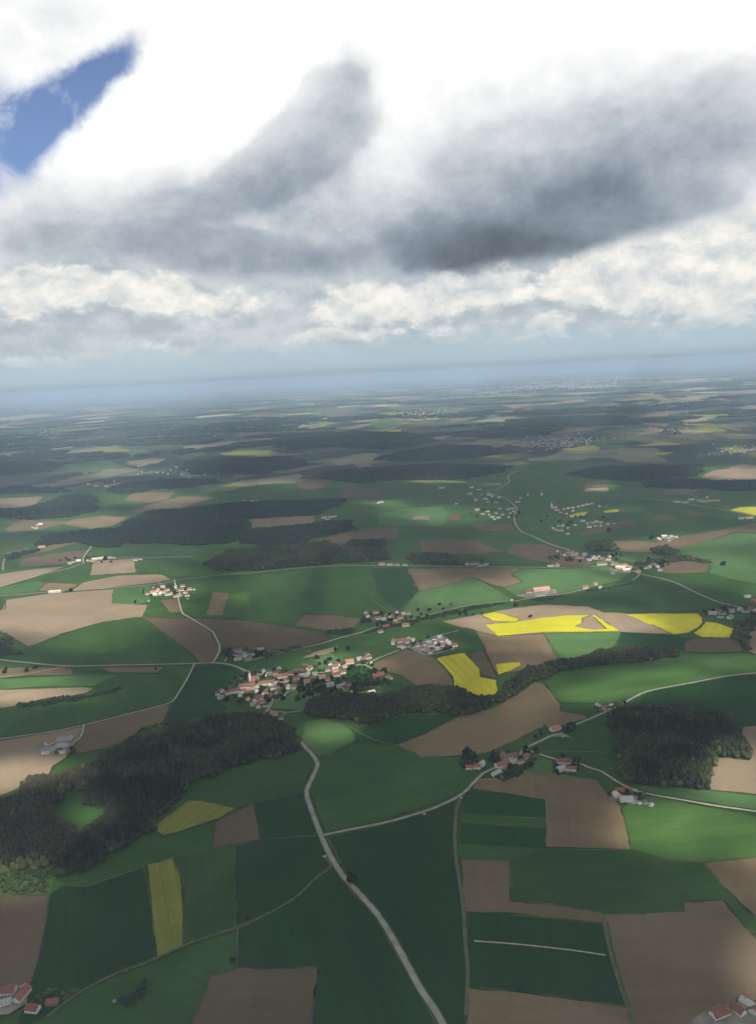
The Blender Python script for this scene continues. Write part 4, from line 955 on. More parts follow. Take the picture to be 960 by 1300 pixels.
# (cluster phrase, group, far, [(px, py, length, width, heading deg, roof, wall)])
CL = [
 ('on the farm above the crossroads', False, [(301,828,24,11,20,'red','white'),(311,834,13,11,100,'grey','white'),(302,838,20,8,15,'grey','white'),(299,833,13,9,15,'dark','white'),(321,832,9,7,20,'grey','white'),(331,826,17,8,0,'grey','white')]),
 ('west of the church in the central village', False, [(314,873,36,14,6,'red','white'),(328,872,14,10,80,'red','white'),(298,879,26,12,10,'brown','white'),(290,881,14,9,30,'brown','white'),(280,887,12,8,30,'grey','white'),(305,884,10,8,90,'grey','white'),(309,879,14,9,15,'brown','cream'),(325,878,12,9,120,'grey','white'),(286,886,9,7,10,'brown','white')]),
 ('along the main street of the central village', False, [(337,869,27,12,15,'red','white'),(345,869,18,11,75,'red','cream'),(347,875,14,10,10,'dark','white'),(337,881,18,12,80,'red','white'),(327,889,24,13,70,'red','white'),(332,893,16,10,15,'red','white'),(328,898,13,11,100,'brown','cream'),(343,854,16,9,5,'dark','white'),(335,854,11,9,100,'grey','white'),(350,856,11,9,10,'brown','white')]),
 ('on the middle lane of the central village', False, [(358,860,26,13,20,'red','white'),(369,857,19,11,10,'red','white'),(364,865,15,11,15,'red','white'),(377,862,17,10,10,'brown','white'),(386,859,24,9,5,'grey','white'),(393,850,14,11,60,'brown','cream'),(391,857,12,9,80,'grey','cream'),(390,867,15,11,10,'orange','white'),(366,874,13,10,95,'grey','white'),(373,874,11,9,10,'brown','white')]),
 ('on the eastern lane of the central village', False, [(409,861,16,11,10,'orange','white'),(427,858,19,12,15,'red','white'),(425,848,17,11,20,'brown','white'),(443,842,24,15,10,'orange','white'),(437,848,12,9,40,'orange','white'),(456,838,12,9,15,'grey','white'),(467,836,18,11,20,'brown','white'),(462,839,11,9,20,'brown','white'),(435,855,15,10,20,'brown','cream'),(419,871,18,12,20,'grey','white'),(435,869,15,10,120,'brown','white'),(443,870,12,9,15,'dark','white'),(431,873,12,9,20,'grey','white'),(400,857,12,8,10,'grey','white'),(416,852,12,9,15,'brown','white')]),
 ('at the wood edge below the central village', False, [(480,860,30,16,28,'red','timber'),(496,862,9,8,130,'grey','white'),(492,860,9,8,60,'brown','white'),(460,884,28,15,15,'orange','white'),(472,881,14,11,15,'cream','white'),(478,885,15,10,10,'grey','grey'),(450,889,12,8,10,'grey','white'),(443,879,16,8,140,'brown','white')]),
 ('below the village by the wooded road bend', False, [(348,908,16,11,5,'orange','white'),(357,913,10,8,10,'brown','white'),(361,908,9,7,10,'brown','timber')]),
 ('on the farm west of the housing estate', False, [(510,815,27,13,15,'red','white'),(499,818,12,10,95,'grey','white'),(508,821,17,9,20,'brown','white'),(517,816,12,10,10,'brown','white'),(524,814,11,9,20,'grey','white')]),
 ('in the upper row of the new housing estate', False, [(542,815,11,9,20,'dark','white'),(550,812.5,11,9,20,'dark','white'),(558,810,12,9,15,'grey','white'),(567,813.5,11,9,100,'dark','white'),(570,818,11,9,10,'grey','white'),(560,815,11,9,15,'dark','white'),(552,817,11,9,105,'dark','white')]),
 ('in the lower row of the new housing estate', False, [(530,821,11,9,30,'brown','white'),(536,825,11,9,20,'brown','white'),(539,819.5,11,9,20,'dark','white'),(546,821,12,9,10,'dark','white'),(546,829,12,10,20,'red','white'),(555,825,11,9,20,'grey','white'),(562,821,12,9,10,'red','white'),(577,821,15,11,15,'red','cream')]),
 ('in the roadside hamlet on the right', False, [(605,976,14,8,5,'red','white'),(612,972,11,9,60,'grey','white'),(649,962,22,12,15,'brown','white'),(641,967,13,11,100,'brown','white'),(637,973,24,13,28,'red','white'),(631,984,18,9,28,'grey','white'),(657,964,11,9,95,'dark','white'),(667,963,15,11,40,'brown','white'),(651,969,13,7,20,'grey','white'),(661,969,12,7,25,'brown','white')]),
 ('beside the road bend above the hamlet', False, [(705,927,20,13,25,'orange','white'),(714,936,7,4,130,'grey','white')]),
 ('on the farm where the track leaves the hamlet', False, [(716,969,26,11,-10,'red','white'),(713,978,17,11,20,'grey','grey'),(725,978,18,9,-15,'red','white'),(723,971,12,8,70,'brown','white')]),
 ('on the farm below the spruce block', False, [(791,1007,24,12,-5,'red','timber'),(783,1012,12,11,95,'cream','white'),(795,1017,20,11,-4,'grey','white'),(806,1006,7,6,30,'grey','white'),(812,1022,5,4,20,'grey','white'),(827,1024,7,6,60,'grey','white'),(818,1019,6,5,20,'dark','timber')]),
 ('among garden trees by the right road', False, [(760,898,12,9,110,'grey','white'),(767,900,11,9,20,'brown','white'),(775,898,10,7,30,'grey','white'),(772,901,9,7,110,'brown','white')]),
 ('on the lone farm on the left', False, [(65,944,24,13,58,'orange','white'),(79,949,22,12,8,'grey','white'),(80,941,22,10,10,'grey','white'),(89,939,12,9,80,'grey','white'),(66,954,13,7,60,'grey','white'),(79,957,12,6,10,'grey','cream'),(58,958,15,5,5,'grey','white')]),
 ('by the straight track on the sunny right', False, [(687,750,52,19,10,'salmon','white'),(671,753,17,13,15,'red','cream'),(686,757,34,11,8,'grey','cream'),(743,747,19,14,10,'orange','cream'),(755,743,16,13,40,'orange','white'),(762,747,12,7,10,'grey','white'),(650,763,6,5,10,'cream','white')]),
 ('on the horizontal track in the middle', False, [(485,717,22,11,5,'orange','white'),(495,718,22,9,0,'grey','white'),(504,718,20,9,0,'red','white'),(514,718,18,9,5,'brown','white'),(594,717,18,14,60,'brown','white'),(602,717,34,13,0,'red','white'),(610,719,16,9,5,'orange','white'),(617,718,18,8,0,'grey','white'),(707,719,18,13,45,'orange','white'),(699,720,22,8,5,'grey','white')]),
 ('in the row village along the winding road', False, [(715,705,18,12,120,'brown','white'),(723,702,22,12,-30,'red','white'),(727,705,20,11,-25,'red','cream'),(737,709,34,14,-28,'red','white'),(731,703,15,10,20,'brown','white'),(742,705,16,11,10,'grey','white'),(753,707,16,12,100,'dark','white'),(755,710,22,9,0,'grey','white'),(760,707,13,11,95,'dark','white'),(764,717,36,14,0,'brown','white'),(772,711,18,11,10,'brown','cream'),(778,717,18,10,15,'dark','white'),(748,712,16,9,0,'grey','white')]),
 ('at the road junction below the row village', False, [(788,722,32,13,-20,'cream','cream'),(795,725,26,12,15,'cream','white'),(781,725,20,9,-20,'brown','white'),(793,719,18,12,10,'orange','cream'),(800,722,14,10,20,'grey','cream')]),
 ('beside the brown field right of the junction', False, [(824,721,20,11,45,'grey','white'),(829,718,18,12,20,'dark','white'),(834,720,18,12,100,'grey','white'),(838,725,14,7,-15,'grey','white'),(819,722,14,9,20,'brown','white')]),
 ('beside the bushy sandy slope', True, [(837,685,18,13,90,'cream','cream'),(843,682,22,12,5,'cream','white'),(848,684,15,10,90,'grey','white'),(852,682,16,9,10,'grey','cream'),(858,683,16,9,10,'grey','white'),(849,687,14,9,10,'brown','white')]),
 ('around the church of the right village', True, [(707,648,22,15,20,'brown','white'),(716,647,16,12,90,'brown','white'),(727,645,16,12,10,'dark','white'),(734,643.5,16,12,90,'brown','white'),(740,642.5,18,12,20,'orange','cream'),(746,641,20,12,20,'grey','cream'),(761,643.5,14,11,60,'grey','white'),(712,651,16,10,10,'brown','white'),(721,646,14,11,20,'grey','white'),(752,640,16,10,20,'orange','white')]),
 ('in the lower part of the right village', True, [(710,668,20,13,20,'dark','white'),(702,671,16,12,90,'brown','white'),(715,668,16,11,80,'grey','white'),(712,674,24,13,0,'brown','white'),(706,673,16,11,10,'red','white'),(730,667,15,12,90,'dark','white'),(740,662,20,11,10,'grey','white'),(746,665,15,11,80,'dark','white'),(752,664,15,11,10,'brown','white'),(757,663,18,11,10,'grey','white'),(748,670,20,11,10,'grey','white'),(763,668,14,11,80,'dark','white'),(772,666,16,11,90,'grey','white'),(780,665,14,10,10,'brown','white'),(756,668,14,10,20,'dark','white')]),
 ('in the village on the winding road', True, [(606,648,24,12,0,'grey','white'),(613,653,20,12,15,'brown','white'),(619,650,20,12,10,'red','cream'),(625,657,22,11,0,'grey','white'),(633,658,18,11,5,'grey','white'),(621,654,16,11,80,'brown','white'),(638,654,16,11,15,'dark','white'),(645,647,18,12,10,'red','white'),(650,646,20,12,20,'brown','white'),(648,652,16,11,80,'brown','white'),(646,657,18,12,90,'red','white'),(657,638,24,10,10,'grey','white'),(617,634,24,11,0,'grey','white'),(630,652,14,10,20,'dark','white'),(652,650,14,10,100,'orange','white'),(628,660,14,9,10,'grey','white')]),
 ('among trees above the housing estate', False, [(467,783,16,11,100,'brown','white'),(480,786,17,11,20,'brown','white'),(487,787,15,9,10,'grey','white'),(497,784,16,12,70,'brown','white'),(504,778,14,11,90,'red','white'),(509,785,20,11,20,'red','white'),(518,780,14,9,20,'brown','white'),(515,795,20,12,12,'orange','white'),(490,797,17,11,20,'red','white'),(483,803,14,10,30,'brown','white'),(502,788,13,9,10,'brown','cream'),(512,781,13,10,10,'grey','white'),(474,788,13,9,110,'brown','timber')]),
 ('in the sunny left village, left of its road', True, [(194,753,18,12,10,'orange','white'),(200,751,20,13,90,'salmon','white'),(207,753,18,12,10,'orange','white'),(203,755,14,10,90,'cream','white'),(212,750,18,12,20,'brown','white'),(217,755,16,11,90,'orange','white'),(207,746,14,11,10,'grey','white'),(212,756,13,10,10,'grey','white'),(197,756,14,9,10,'cream','white')]),
 ('in the sunny left village, right of its road', True, [(230,750,20,12,10,'brown','white'),(236,753,18,12,80,'brown','white'),(232,745,16,11,10,'red','white'),(241,749,16,11,10,'brown','white'),(238,757,16,10,10,'brown','cream'),(229,757,14,10,80,'red','white')]),
 ('beside the lone tall tree on the left', False, [(70,752.5,42,10,3,'cream','white')]),
 ('in the roadside hamlet on the sunlit left', True, [(89,716,16,11,10,'grey','white'),(94,714,16,11,80,'brown','cream'),(100,713,18,11,10,'cream','white'),(112,712,16,11,90,'brown','cream'),(121,711,24,13,5,'cream','white'),(128,710,20,12,30,'cream','white'),(117,713,14,10,10,'orange','white'),(140,709,18,10,5,'grey','white'),(145,709,12,9,60,'brown','white'),(172,712,16,10,10,'grey','white'),(178,710.5,18,10,5,'brown','white')]),
 ('on brown soil near the left edge', True, [(42,670,16,11,90,'dark','white'),(46,671.5,20,10,0,'grey','white'),(51,666.5,24,12,10,'cream','white'),(48,667,16,11,80,'grey','cream')]),
 ('below the oblong copse on the left', True, [(53,695,30,12,5,'orange','cream'),(116,673,34,10,0,'grey','white')]),
 ('in the hazy hamlet before the long wood', True, [(122,617.5,30,12,0,'grey','cream'),(135,618,26,12,0,'cream','cream'),(160,616,26,14,0,'cream','white'),(166,614,30,14,0,'cream','white'),(112,615,20,12,0,'grey','white')]),
 ('on the hillside above the widest wood', True, [(311,636,20,13,90,'orange','white'),(315,637,22,12,0,'brown','white'),(320,637,20,12,80,'grey','white'),(326,637,26,11,0,'grey','white'),(300,640,22,11,0,'brown','white')]),
 ('on the lone farm among the middle woods', True, [(412,658,26,11,0,'grey','white'),(420,657,26,11,0,'grey','white'),(416,660,24,10,5,'dark','white'),(425,656,18,11,10,'brown','white')]),
 ('on the edge of the dark copse, left of centre', True, [(292,701,18,11,10,'grey','white'),(296,700,18,11,90,'dark','white'),(301,700,18,10,10,'grey','white'),(307,699,18,10,10,'dark','white')]),
 ('in the farmyard by the right edge', False, [(905,780,22,11,-20,'grey','white'),(917,780,18,11,20,'dark','white'),(927,777,22,12,0,'grey','white'),(927,785,20,12,45,'grey','white'),(915,784,18,10,-20,'brown','white'),(912,777,18,10,10,'brown','white'),(955,775,22,13,100,'red','white'),(957,766,26,15,60,'red','timber'),(947,777,18,11,10,'brown','white'),(949,758.5,18,7,0,'grey','white'),(940,775,13,9,10,'grey','white')]),
 ('beside the far right crossroads', True, [(860,638,30,11,0,'grey','white'),(870,639,32,11,5,'grey','grey'),(878,635,26,13,0,'grey','white'),(895,637,48,15,0,'red','white'),(907,636,52,15,5,'red','grey'),(898,632,18,12,60,'grey','white')]),
 ('beside the yellow field at the right edge', True, [(941,659,22,12,0,'grey','white'),(951,658,30,14,5,'orange','cream')]),
 ('on the hazy slope below the thin yellow strip', True, [(561,620,36,14,5,'grey','white'),(599,619.5,24,12,0,'grey','white'),(608,622,22,11,10,'dark','white'),(484,638,26,14,10,'brown','white'),(480,639,18,12,90,'grey','white')]),
 ('in the bottom left corner', False, [(2,1262,34,11,0,'red','white'),(28,1266,22,11,75,'red','white'),(42,1284,15,10,-12,'red','white'),(67,1276,13,8,5,'red','timber'),(29,1255,7,4,60,'grey','white'),(6,1276,16,8,20,'grey','white')]),
 ('in the bottom right corner', False, [(914,1290,20,11,20,'red','white'),(937,1286,14,10,120,'red','white'),(950,1278,16,9,130,'grey','white'),(962,1284,20,11,40,'brown','white')]),
 ('around the hazy upper village with the steeple', True, [(728+ (i % 7) * 6 + (i // 7) * 3, 552 + (i // 7) * 2.6 + (i * 37 % 5) * .5 - (i % 7) * .1, 26, 16, (i * 47) % 180, ['brown', 'grey', 'dark', 'red'][i % 4], 'white') for i in range(0)]),
]
def fill():
    rr = random.Random(31)
    taken = [(q[0], q[1]) for c in CL for q in c[2]]
    for phrase, far, items in CL:
        add = 7 if ('central village' in phrase and 'below' not in phrase) else 4 if any(w in phrase for w in ('hamlet on the right', 'row village', 'above the housing', 'west of the housing', 'winding road', 'right village', 'sunny left village')) else 0
        base = list(items)
        for _ in range(add):
            for t in range(60):
                b = rr.choice(base)
                px, py = b[0] + rr.uniform(-11, 11), b[1] + rr.uniform(-4.5, 4.5)
                if all(abs(px - x) > 5.5 or abs(py - y) > 3.2 for x, y in taken):
                    taken.append((px, py))
                    items.append((px, py, rr.choice([9, 10, 12, 14, 16]), rr.choice([7, 8, 9, 10]), b[4] + rr.choice([0, 90, 10]), rr.choice(['red', 'brown', 'brown', 'red', 'orange', 'grey', 'dark']), rr.choice(['white', 'white', 'cream', 'timber'])))
                    break
fill()
def build_houses():
    for phrase, far, items in CL:
        kinds = {}
        for it in items:
            kinds.setdefault((SIZEW(it[2]), it[5], it[6]), []).append(it)
        for it in items:
            px, py, Ln, W, ang, roof, wall = it
            key = (SIZEW(Ln), roof, wall)
            same = sorted(kinds[key], key=lambda q: q[0])
            barn = (wall == 'timber' and Ln > 16) or Ln >= 30
            noun = 'barn' if barn else ('shed' if Ln <= 8 else 'house')
            sz = SIZEW(Ln)
            lab = f'{sz} {wall} {roof}-roofed {noun}'.replace('mid-sized ', '')
            if len(same) > 1:
                i = same.index(it)
                lab += (', rightmost' if len(same) > 2 and i == len(same) - 1 else ', leftmost' if i == 0 else ', right one' if len(same) == 2 else f', {ORD[i]} from left')
            lab += ' ' + phrase
            hw = 3.2 if Ln <= 9 else (5.4 if not barn else 6.)
            hr = W * .34
            x, y = at(px, py)
            name = {'barn': 'barn', 'shed': 'garden_shed', 'house': 'house'}[noun]
            w_, r_ = house_meshes(Ln, W, hw, hr, roof, wall, far)
            if far:
                w_.name = name
                o = link(bpy.data.objects.new(name, w_))
            else:
                o = link(bpy.data.objects.new(name, None))
                link(bpy.data.objects.new('wall', w_), o)
                ro = link(bpy.data.objects.new('roof', r_), o)
                if noun == 'house':
                    ch = box_mesh('chimney', .8, .8, hw + hr * .6, hw + hr + 1.1, M['brick'], Ln * .2, W * .08)
                    link(bpy.data.objects.new('chimney', ch), ro)
            o.location = (x, y, .9); o.rotation_euler = (0, 0, rad(ang))
            o.location.z = 0.
            tag(o, lab, noun, 'buildings ' + phrase)
build_houses()

# churches
def church(px, py, scale, label, far=False, nave=True, roof='red', ang=10):
    e = link(bpy.data.objects.new('church', None)); x, y = at(px, py)
    e.location = (x, y, 0); e.rotation_euler = (0, 0, rad(ang)); e.scale = (scale,) * 3
    tag(e, label, 'church')
    tw = box_mesh('tower', 5.5, 5.5, 0, 20, WALL['white'], -9, 0)
    t = link(bpy.data.objects.new('tower', tw), e)
    bm = bmesh.new()
    a = [bm.verts.new((-9 + sx * 3.1, sy * 3.1, 20)) for sx, sy in ((-1, -1), (1, -1), (1, 1), (-1, 1))]
    m_ = [bm.verts.new((-9 + sx * 1.5, sy * 1.5, 23)) for sx, sy in ((-1, -1), (1, -1), (1, 1), (-1, 1))]
    tp = bm.verts.new((-9, 0, 31))
    for j in range(4):
        bm.faces.new((a[j], a[(j + 1) % 4], m_[(j + 1) % 4], m_[j])); bm.faces.new((m_[j], m_[(j + 1) % 4], tp))
    me = bpy.data.meshes.new('spire'); bm.to_mesh(me); bm.free(); me.materials.append(ROOF['grey'])
    link(bpy.data.objects.new('spire', me), t)
    w_, r_ = house_meshes(20, 11, 8, 5, roof, 'white')
    n = link(bpy.data.objects.new('nave', w_), e); n.location = (4, 0, 0)
    link(bpy.data.objects.new('roof', r_), n)
church(322, 864, .9, 'white church with pale tower in the central village')
church(703, 645, 1.2, 'white church with square tower among the right-hand village trees', ang=15)
church(746, 563, 1.5, 'tiny white church steeple in the hazy upper village', ang=0, roof='brown')
church(873, 525, 1.3, 'tiny white church on the far hazy right slope', ang=0, roof='brown')

# wayside things
def hut(px, py, label, name, cat, s=1.):
    w_, r_ = house_meshes(4.5 * s, 3.5 * s, 2.8 * s, 1.4 * s, 'grey', 'white')
    e = link(bpy.data.objects.new(name, None)); x, y = at(px, py); e.location = (x, y, 0); e.rotation_euler = (0, 0, .6)
    link(bpy.data.objects.new('wall', w_), e); link(bpy.data.objects.new('roof', r_), e)
    tag(e, label, cat)
hut(412.5, 1089, 'small white hut beside the main road in the foreground', 'roadside_hut', 'hut')
hut(539, 1035, 'tiny white shrine below the side road in the foreground', 'wayside_shrine', 'shrine', .8)
hut(188.5, 764, 'small white chapel by the green field below the left village', 'wayside_chapel', 'chapel', 1.3)
hut(585, 1014, 'tiny pale hut at the grass path end beside the side road', 'field_hut', 'hut', .7)
hut(145, 1272, 'tiny white shelter in the dark grass near the bottom left corner', 'field_shelter', 'shelter', .6)

# garden trees round the settlements
def gardens():
    rr = random.Random(5)
    spots = [((352,872),62,20,60,'central village'), ((435,864),62,24,60,'eastern lane of the central village'), ((300,885),24,10,8,'west end of the central village'), ((552,820),28,9,14,'new housing estate'), ((495,788),40,10,26,'hamlet above the estate'), ((650,966),34,12,12,'roadside hamlet on the right'),
             ((745,708),50,7,16,'row village along the winding road'), ((310,832),30,7,12,'farm above the crossroads'), ((825,716),26,6,10,'farm right of the junction'), ((630,652),36,7,14,'village on the winding road'), ((735,662),50,8,18,'right village'), ((215,752),34,7,12,'sunny left village'), ((115,712),40,4,8,'roadside hamlet on the sunlit left'), ((930,778),40,8,12,'farmyard by the right edge'), ((845,684),22,4,6,'sandy slope farm'), ((600,716),24,3,6,'farm on the horizontal track'), ((80,950),22,8,3,'lone farm on the left'), ((800,1015),25,8,4,'farm below the spruce block'), ((560,776),60,8,10,'hedge line above the estate'), ((410,830),40,10,4,'bank north of the central village')]
    hs = [(it[0], it[1]) for c in CL for it in c[2]]
    for (cx, cy), rx, ry, n, nm in spots:
        for i in range(int(n * 1.5)):
            for _ in range(20):
                a = rr.uniform(0, 6.28); q = math.sqrt(rr.random())
                px, py = cx + rx * q * math.cos(a), cy + ry * q * math.sin(a)
                if all(abs(px - hx) > 4 or abs(py - hy - 1) > 3 for hx, hy in hs): break
            k = rr.choices(['green', 'dark', 'pale'], [5, 4, 1.3])[0]
            word = {'green': 'green leafy', 'dark': 'dark leafy', 'pale': 'pale blossoming'}[k]
            tree(px, py, rr.uniform(6.5, 12.5), k, f'{word} garden tree around the {nm}', f'{word} trees around the {nm}')
gardens()

# far towns and villages: too many and too small to count
def far_towns():
    rr = np.random.default_rng(9)
    spec = [(720, 488, 85, 6.5, 480, 'white hazy town spread along the far right plain'), (540, 526, 42, 5.5, 130, 'reddish town in a sunlit gap far off in the middle'), (705, 562, 52, 8, 230, 'hazy village with steeple in the dark upper right'), (60, 553, 60, 8, 80, 'scattered hazy houses far off on the left'), (850, 512, 40, 4, 50, 'hazy hamlet on the far right slope'), (930, 572, 40, 8, 22, 'scattered hazy farms at the far right edge'), (600, 500, 90, 5, 120, 'scattered pale houses near the horizon in the middle'), (300, 540, 120, 14, 70, 'scattered pale farms on the hazy left plain'),
            (640,630,60,8,14,'scattered pale cottages above the winding road village'),(860,545,80,14,26,'scattered pale farmhouses on the far right fields'),(180,605,130,12,22,'scattered pale farmhouses between the left woods')]
    for px, py, rx, ry, n, label in spec:
        V = []; F = []; MI = []
        for i in range(n):
            q = np.clip(rr.normal(0, .5), -1.2, 1.2); q2 = np.clip(rr.normal(0, .5), -1.2, 1.2)
            x, y = at(px + rx * q, py + ry * q2 - rx * q * .05)
            d = math.hypot(x, y)
            s = .9 + d / (11000. if n > 400 else 40000.)
            l, w, h = rr.uniform(10, 22) * s, rr.uniform(9, 13) * s, rr.uniform(5, 9) * (1 + d / 30000)
            a = rr.uniform(0, 3.14); c_, s_ = math.cos(a), math.sin(a)
            b = len(V)
            for (u, v, z) in ((-1, -1, 0), (1, -1, 0), (1, 1, 0), (-1, 1, 0), (-1, -1, h), (1, -1, h), (1, 1, h), (-1, 1, h), (-1, 0, h * 1.6), (1, 0, h * 1.6)):
                X_, Y_ = u * l / 2, v * w / 2
                V.append((x + X_ * c_ - Y_ * s_, y + X_ * s_ + Y_ * c_, z))
            rm = rr.choice([1, 1, 2, 3])
            for f, mi in (((0, 1, 5, 4), 0), ((2, 3, 7, 6), 0), ((1, 2, 6, 9, 5), 0), ((3, 0, 4, 8, 7), 0), ((4, 5, 9, 8), rm), ((6, 7, 8, 9), rm)):
                F.append([b + k for k in f]); MI.append(mi)
        o = mesh_np('distant_town', V, F, [WALL['white' if n > 400 else 'grey'], ROOF['brown'] if 'red' in label else ROOF['brown'], ROOF['grey'], ROOF['red']], MI)
        tag(o, label, 'town', kind='stuff')
far_towns()

# ------------------------------------------------------------------ unseen cloud deck, added to shade the land; gaps shaped as sun patches
SUNNY = [(160,570,95,8,.5),(60,580,70,7,.35),(200,590,60,7,.4),(180,631,70,8,.7),(50,638,60,8,.6),(120,661,70,9,.7),(40,668,60,8,.5),(60,700,100,16,.6),(145,721,70,14,.8),(40,742,120,22,.85),(70,778,115,30,.95),(100,815,70,18,.45),(-10,868,70,14,.7),(60,862,50,8,.5),(50,879,60,8,.75),(10,992,66,18,1.),(200,750,40,10,.8),(262,750,40,10,.3),(278,768,14,12,.6),
 (560,652,60,10,.55),(490,643,25,6,.6),(520,533,150,9,.6),(410,545,60,8,.6),(720,490,130,9,.9),(540,526,60,7,.85),(590,754,62,15,.72),(540,742,40,8,.5),(690,742,70,15,.8),(665,728,40,6,.35),(760,745,45,10,.55),(792,721,35,8,.8),(600,788,45,10,.55),(690,788,105,16,1.),(765,787,35,10,.75),(740,816,60,15,.8),(830,694,65,9,.6),(910,690,70,14,.5),(910,722,60,18,.5),(960,742,30,18,.5),(850,790,45,12,.12),(905,800,24,8,.15),(640,818,35,10,.3),(592,855,30,22,.06),
 (548,820,36,8,.5),(425,850,60,14,.6),(458,882,22,6,.6),(320,874,32,14,.5),(412,934,30,11,.6),(790,878,62,11,.7),(850,862,60,9,.6),(900,880,40,8,.3),(940,843,60,10,.3),(945,985,44,24,1.2),(872,1034,62,18,1.1),(835,1056,52,15,1.),(955,1062,40,28,.85),(900,1112,40,14,.22),(950,1115,35,22,.3),(955,1225,38,42,1.4),(126,1044,20,13,.9),(10,1124,50,12,.5),(20,1142,30,6,.3),(690,890,16,7,.3),
 (760,622,20,3,.9),(930,600,45,7,.8),(905,528,70,7,.8),(890,545,70,5,.5),(930,572,25,5,.6),(860,505,60,5,.5),(680,515,40,5,.4),(550,612,45,2,.5),(295,616,30,3,.5),(315,575,40,3,.5),(130,572,40,4,.6),(150,600,80,7,.5),(960,650,40,7,.5),(780,649,20,3,.4),(735,653,16,3,.4),(845,684,26,6,.6),(190,505,120,10,.3),(950,470,60,8,.4),(480,640,20,4,.6),(350,615,50,4,.3)]
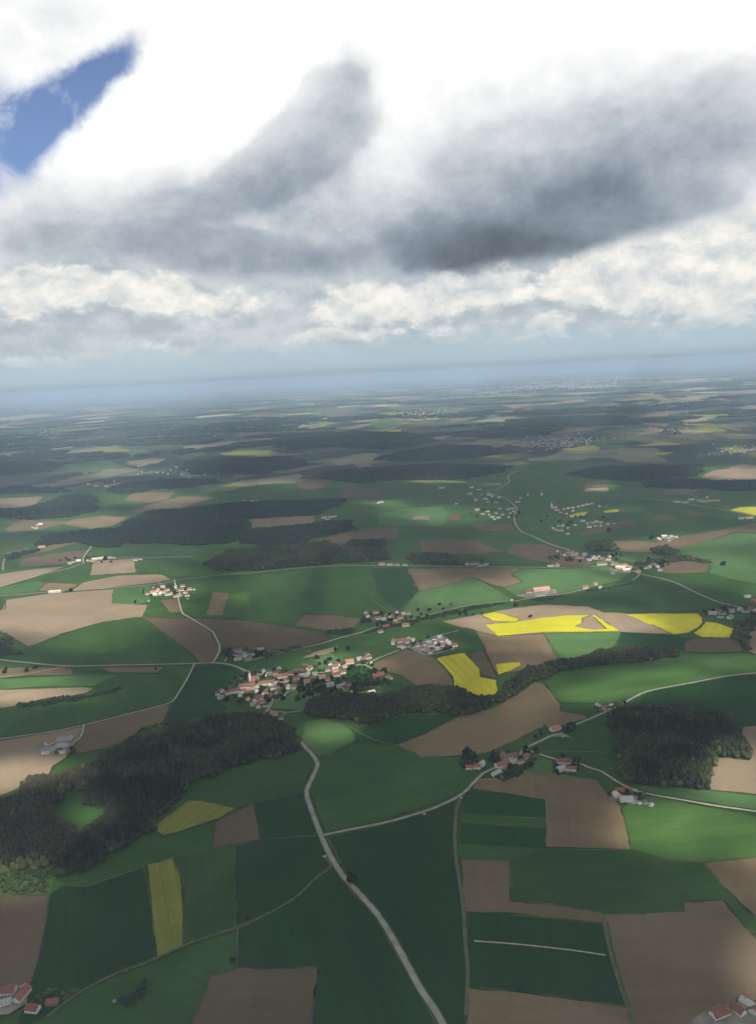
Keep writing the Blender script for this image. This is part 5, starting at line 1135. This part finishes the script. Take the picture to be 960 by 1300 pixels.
def shade_cloud_deck():
    H0, H1 = 5600., 6000.
    nb, nd = 190, 230
    bear = np.linspace(-rad(40), rad(40), nb); dist = np.exp(np.linspace(math.log(700), math.log(14500), nd))
    Bq, Dq = np.meshgrid(bear, dist)
    gx = np.tan(Bq) * Dq; gy = Dq
    wx = gx + (fbm(gx / 420, gy / 420, 4) - .5) * 220 * np.clip(Dq / 2500, .16, 4); wy = gy + (fbm(gx / 420 + 31, gy / 420, 4) - .5) * 260 * np.clip(Dq / 2500, .16, 4)
    px, py = pix_of(wx, wy)
    s = np.zeros_like(gx)
    for (x, y, rx, ry, a) in SUNNY:
        q = ((px - x) / rx) ** 2 + ((py - y) / ry) ** 2
        s = np.maximum(s, a * np.exp(-(q ** 1.6) * .55))
    br = fbm(gx / 900 + 5, gy / 900 + 2, 5)
    s = np.clip(s * 1.65 * (.55 + .9 * br), 0, 1)
    br2 = fbm(gx / (150 + Dq * .07) + 9, gy / (160 + Dq * .10) + 4, 4)
    zone = np.interp(py, [470, 535, 552, 650, 690, 740, 880, 935, 1000], [.8, .7, .16, .12, .36, .42, .36, .12, .04])
    q = np.clip((br2 - .47) / .12, 0, 1); q = q * q * (3 - 2 * q)
    s = np.maximum(s, zone * q)
    # broken towards its rim
    rim = np.clip(np.maximum(np.abs(Bq) / rad(40), np.maximum((Dq - 11500) / 3000, (900 - Dq) / 200)), 0, 1)
    s = np.maximum(s, np.clip((rim - .72) / .28, 0, 1) * np.clip(.5 + 2.5 * (br - .45), 0, 1))
    s[0, :] = 1; s[-1, :] = 1; s[:, 0] = 1; s[:, -1] = 1
    cov = 1 - s
    dx, dy = S.x / S.z, S.y / S.z
    thick = (H1 - H0) * cov * (.5 + br)
    bot = np.stack([gx + dx * H0, gy + dy * H0, H0 + 60 * (br - .5)], -1).reshape(-1, 3)
    top = bot + np.stack([dx * thick, dy * thick, thick + 1.], -1).reshape(-1, 3)
    V = np.concatenate([bot, top]); n = nb * nd
    i = np.arange(nd - 1)[:, None] * nb + np.arange(nb - 1)[None]
    q = np.stack([i, i + 1, i + nb + 1, i + nb], -1).reshape(-1, 4)
    F = np.concatenate([q[:, ::-1], q + n])
    # sides
    rimv = np.concatenate([np.arange(nb), np.arange(1, nd) * nb + nb - 1, (nd - 1) * nb + np.arange(nb - 2, -1, -1), np.arange(nd - 2, 0, -1) * nb])
    r2 = np.roll(rimv, -1)
    F = np.concatenate([F, np.stack([rimv, r2, r2 + n, rimv + n], -1)])
    m = bpy.data.materials.new('shade_cloud_sheet'); m.use_nodes = True; nt = m.node_tree; nt.nodes.clear()
    out = N(nt, 'ShaderNodeOutputMaterial')
    a = N(nt, 'ShaderNodeAttribute', attribute_name='tint')
    dif = N(nt, 'ShaderNodeBsdfDiffuse'); dif.inputs[0].default_value = (.85, .86, .88, 1)
    trl = N(nt, 'ShaderNodeBsdfTranslucent'); trl.inputs[0].default_value = (.85, .87, .92, 1)
    trp = N(nt, 'ShaderNodeBsdfTransparent')
    mx = N(nt, 'ShaderNodeMixShader'); mx.inputs[0].default_value = .13; L(nt, dif.outputs[0], mx.inputs[1]); L(nt, trl.outputs[0], mx.inputs[2])
    m2 = N(nt, 'ShaderNodeMixShader'); L(nt, a.outputs['Fac'], m2.inputs[0]); L(nt, trp.outputs[0], m2.inputs[1]); L(nt, mx.outputs[0], m2.inputs[2])
    L(nt, m2.outputs[0], out.inputs['Surface'])
    o = mesh_np('added_shade_cloud', V, F, m, tint=np.concatenate([cov.ravel(), cov.ravel() * .12]), smooth=True)
    tag(o, 'unseen cloud layer added overhead to shade the land, gaps shaped as sun patches', 'cloud', kind='stuff')
shade_cloud_deck()

# ------------------------------------------------------------------ air
def haze():
    bm = bmesh.new(); bmesh.ops.create_cube(bm, size=1)
    for v in bm.verts:
        v.co = Vector((v.co.x * 2 * 90000, -6000 if v.co.y < 0 else 90000, -1. if v.co.z < 0 else 765.))
    me = bpy.data.meshes.new('haze'); bm.to_mesh(me); bm.free()
    m = bpy.data.materials.new('hazy_air'); m.use_nodes = True; nt = m.node_tree; nt.nodes.clear()
    out = N(nt, 'ShaderNodeOutputMaterial'); pv = N(nt, 'ShaderNodeVolumePrincipled')
    pv.inputs['Color'].default_value = (.55, .73, .93, 1); pv.inputs['Density'].default_value = HAZE
    pv.inputs['Anisotropy'].default_value = 0.
    L(nt, pv.outputs[0], out.inputs['Volume'])
    me.materials.append(m)
    o = link(bpy.data.objects.new('haze', me))
    tag(o, kind='stuff')
HAZE = 4.9e-5
haze()

# ------------------------------------------------------------------ render settings
scene.render.engine = 'CYCLES'
c = scene.cycles
c.max_bounces = 5; c.diffuse_bounces = 2; c.glossy_bounces = 1; c.transmission_bounces = 2; c.volume_bounces = 0; c.transparent_max_bounces = 12
c.caustics_reflective = False; c.caustics_refractive = False
c.use_adaptive_sampling = False
try:
    c.use_denoising = True; c.denoiser = 'OPENIMAGEDENOISE'; c.denoising_input_passes = 'RGB_ALBEDO_NORMAL'
except Exception as ex:
    print('denoise', ex)
vs = scene.view_settings
scene.display_settings.display_device = 'sRGB'
vs.view_transform = 'Standard'; vs.look = 'None'; vs.gamma = 1.; vs.use_curve_mapping = False
vs.exposure = EXPOSURE
for s_ in STATS: print(s_)
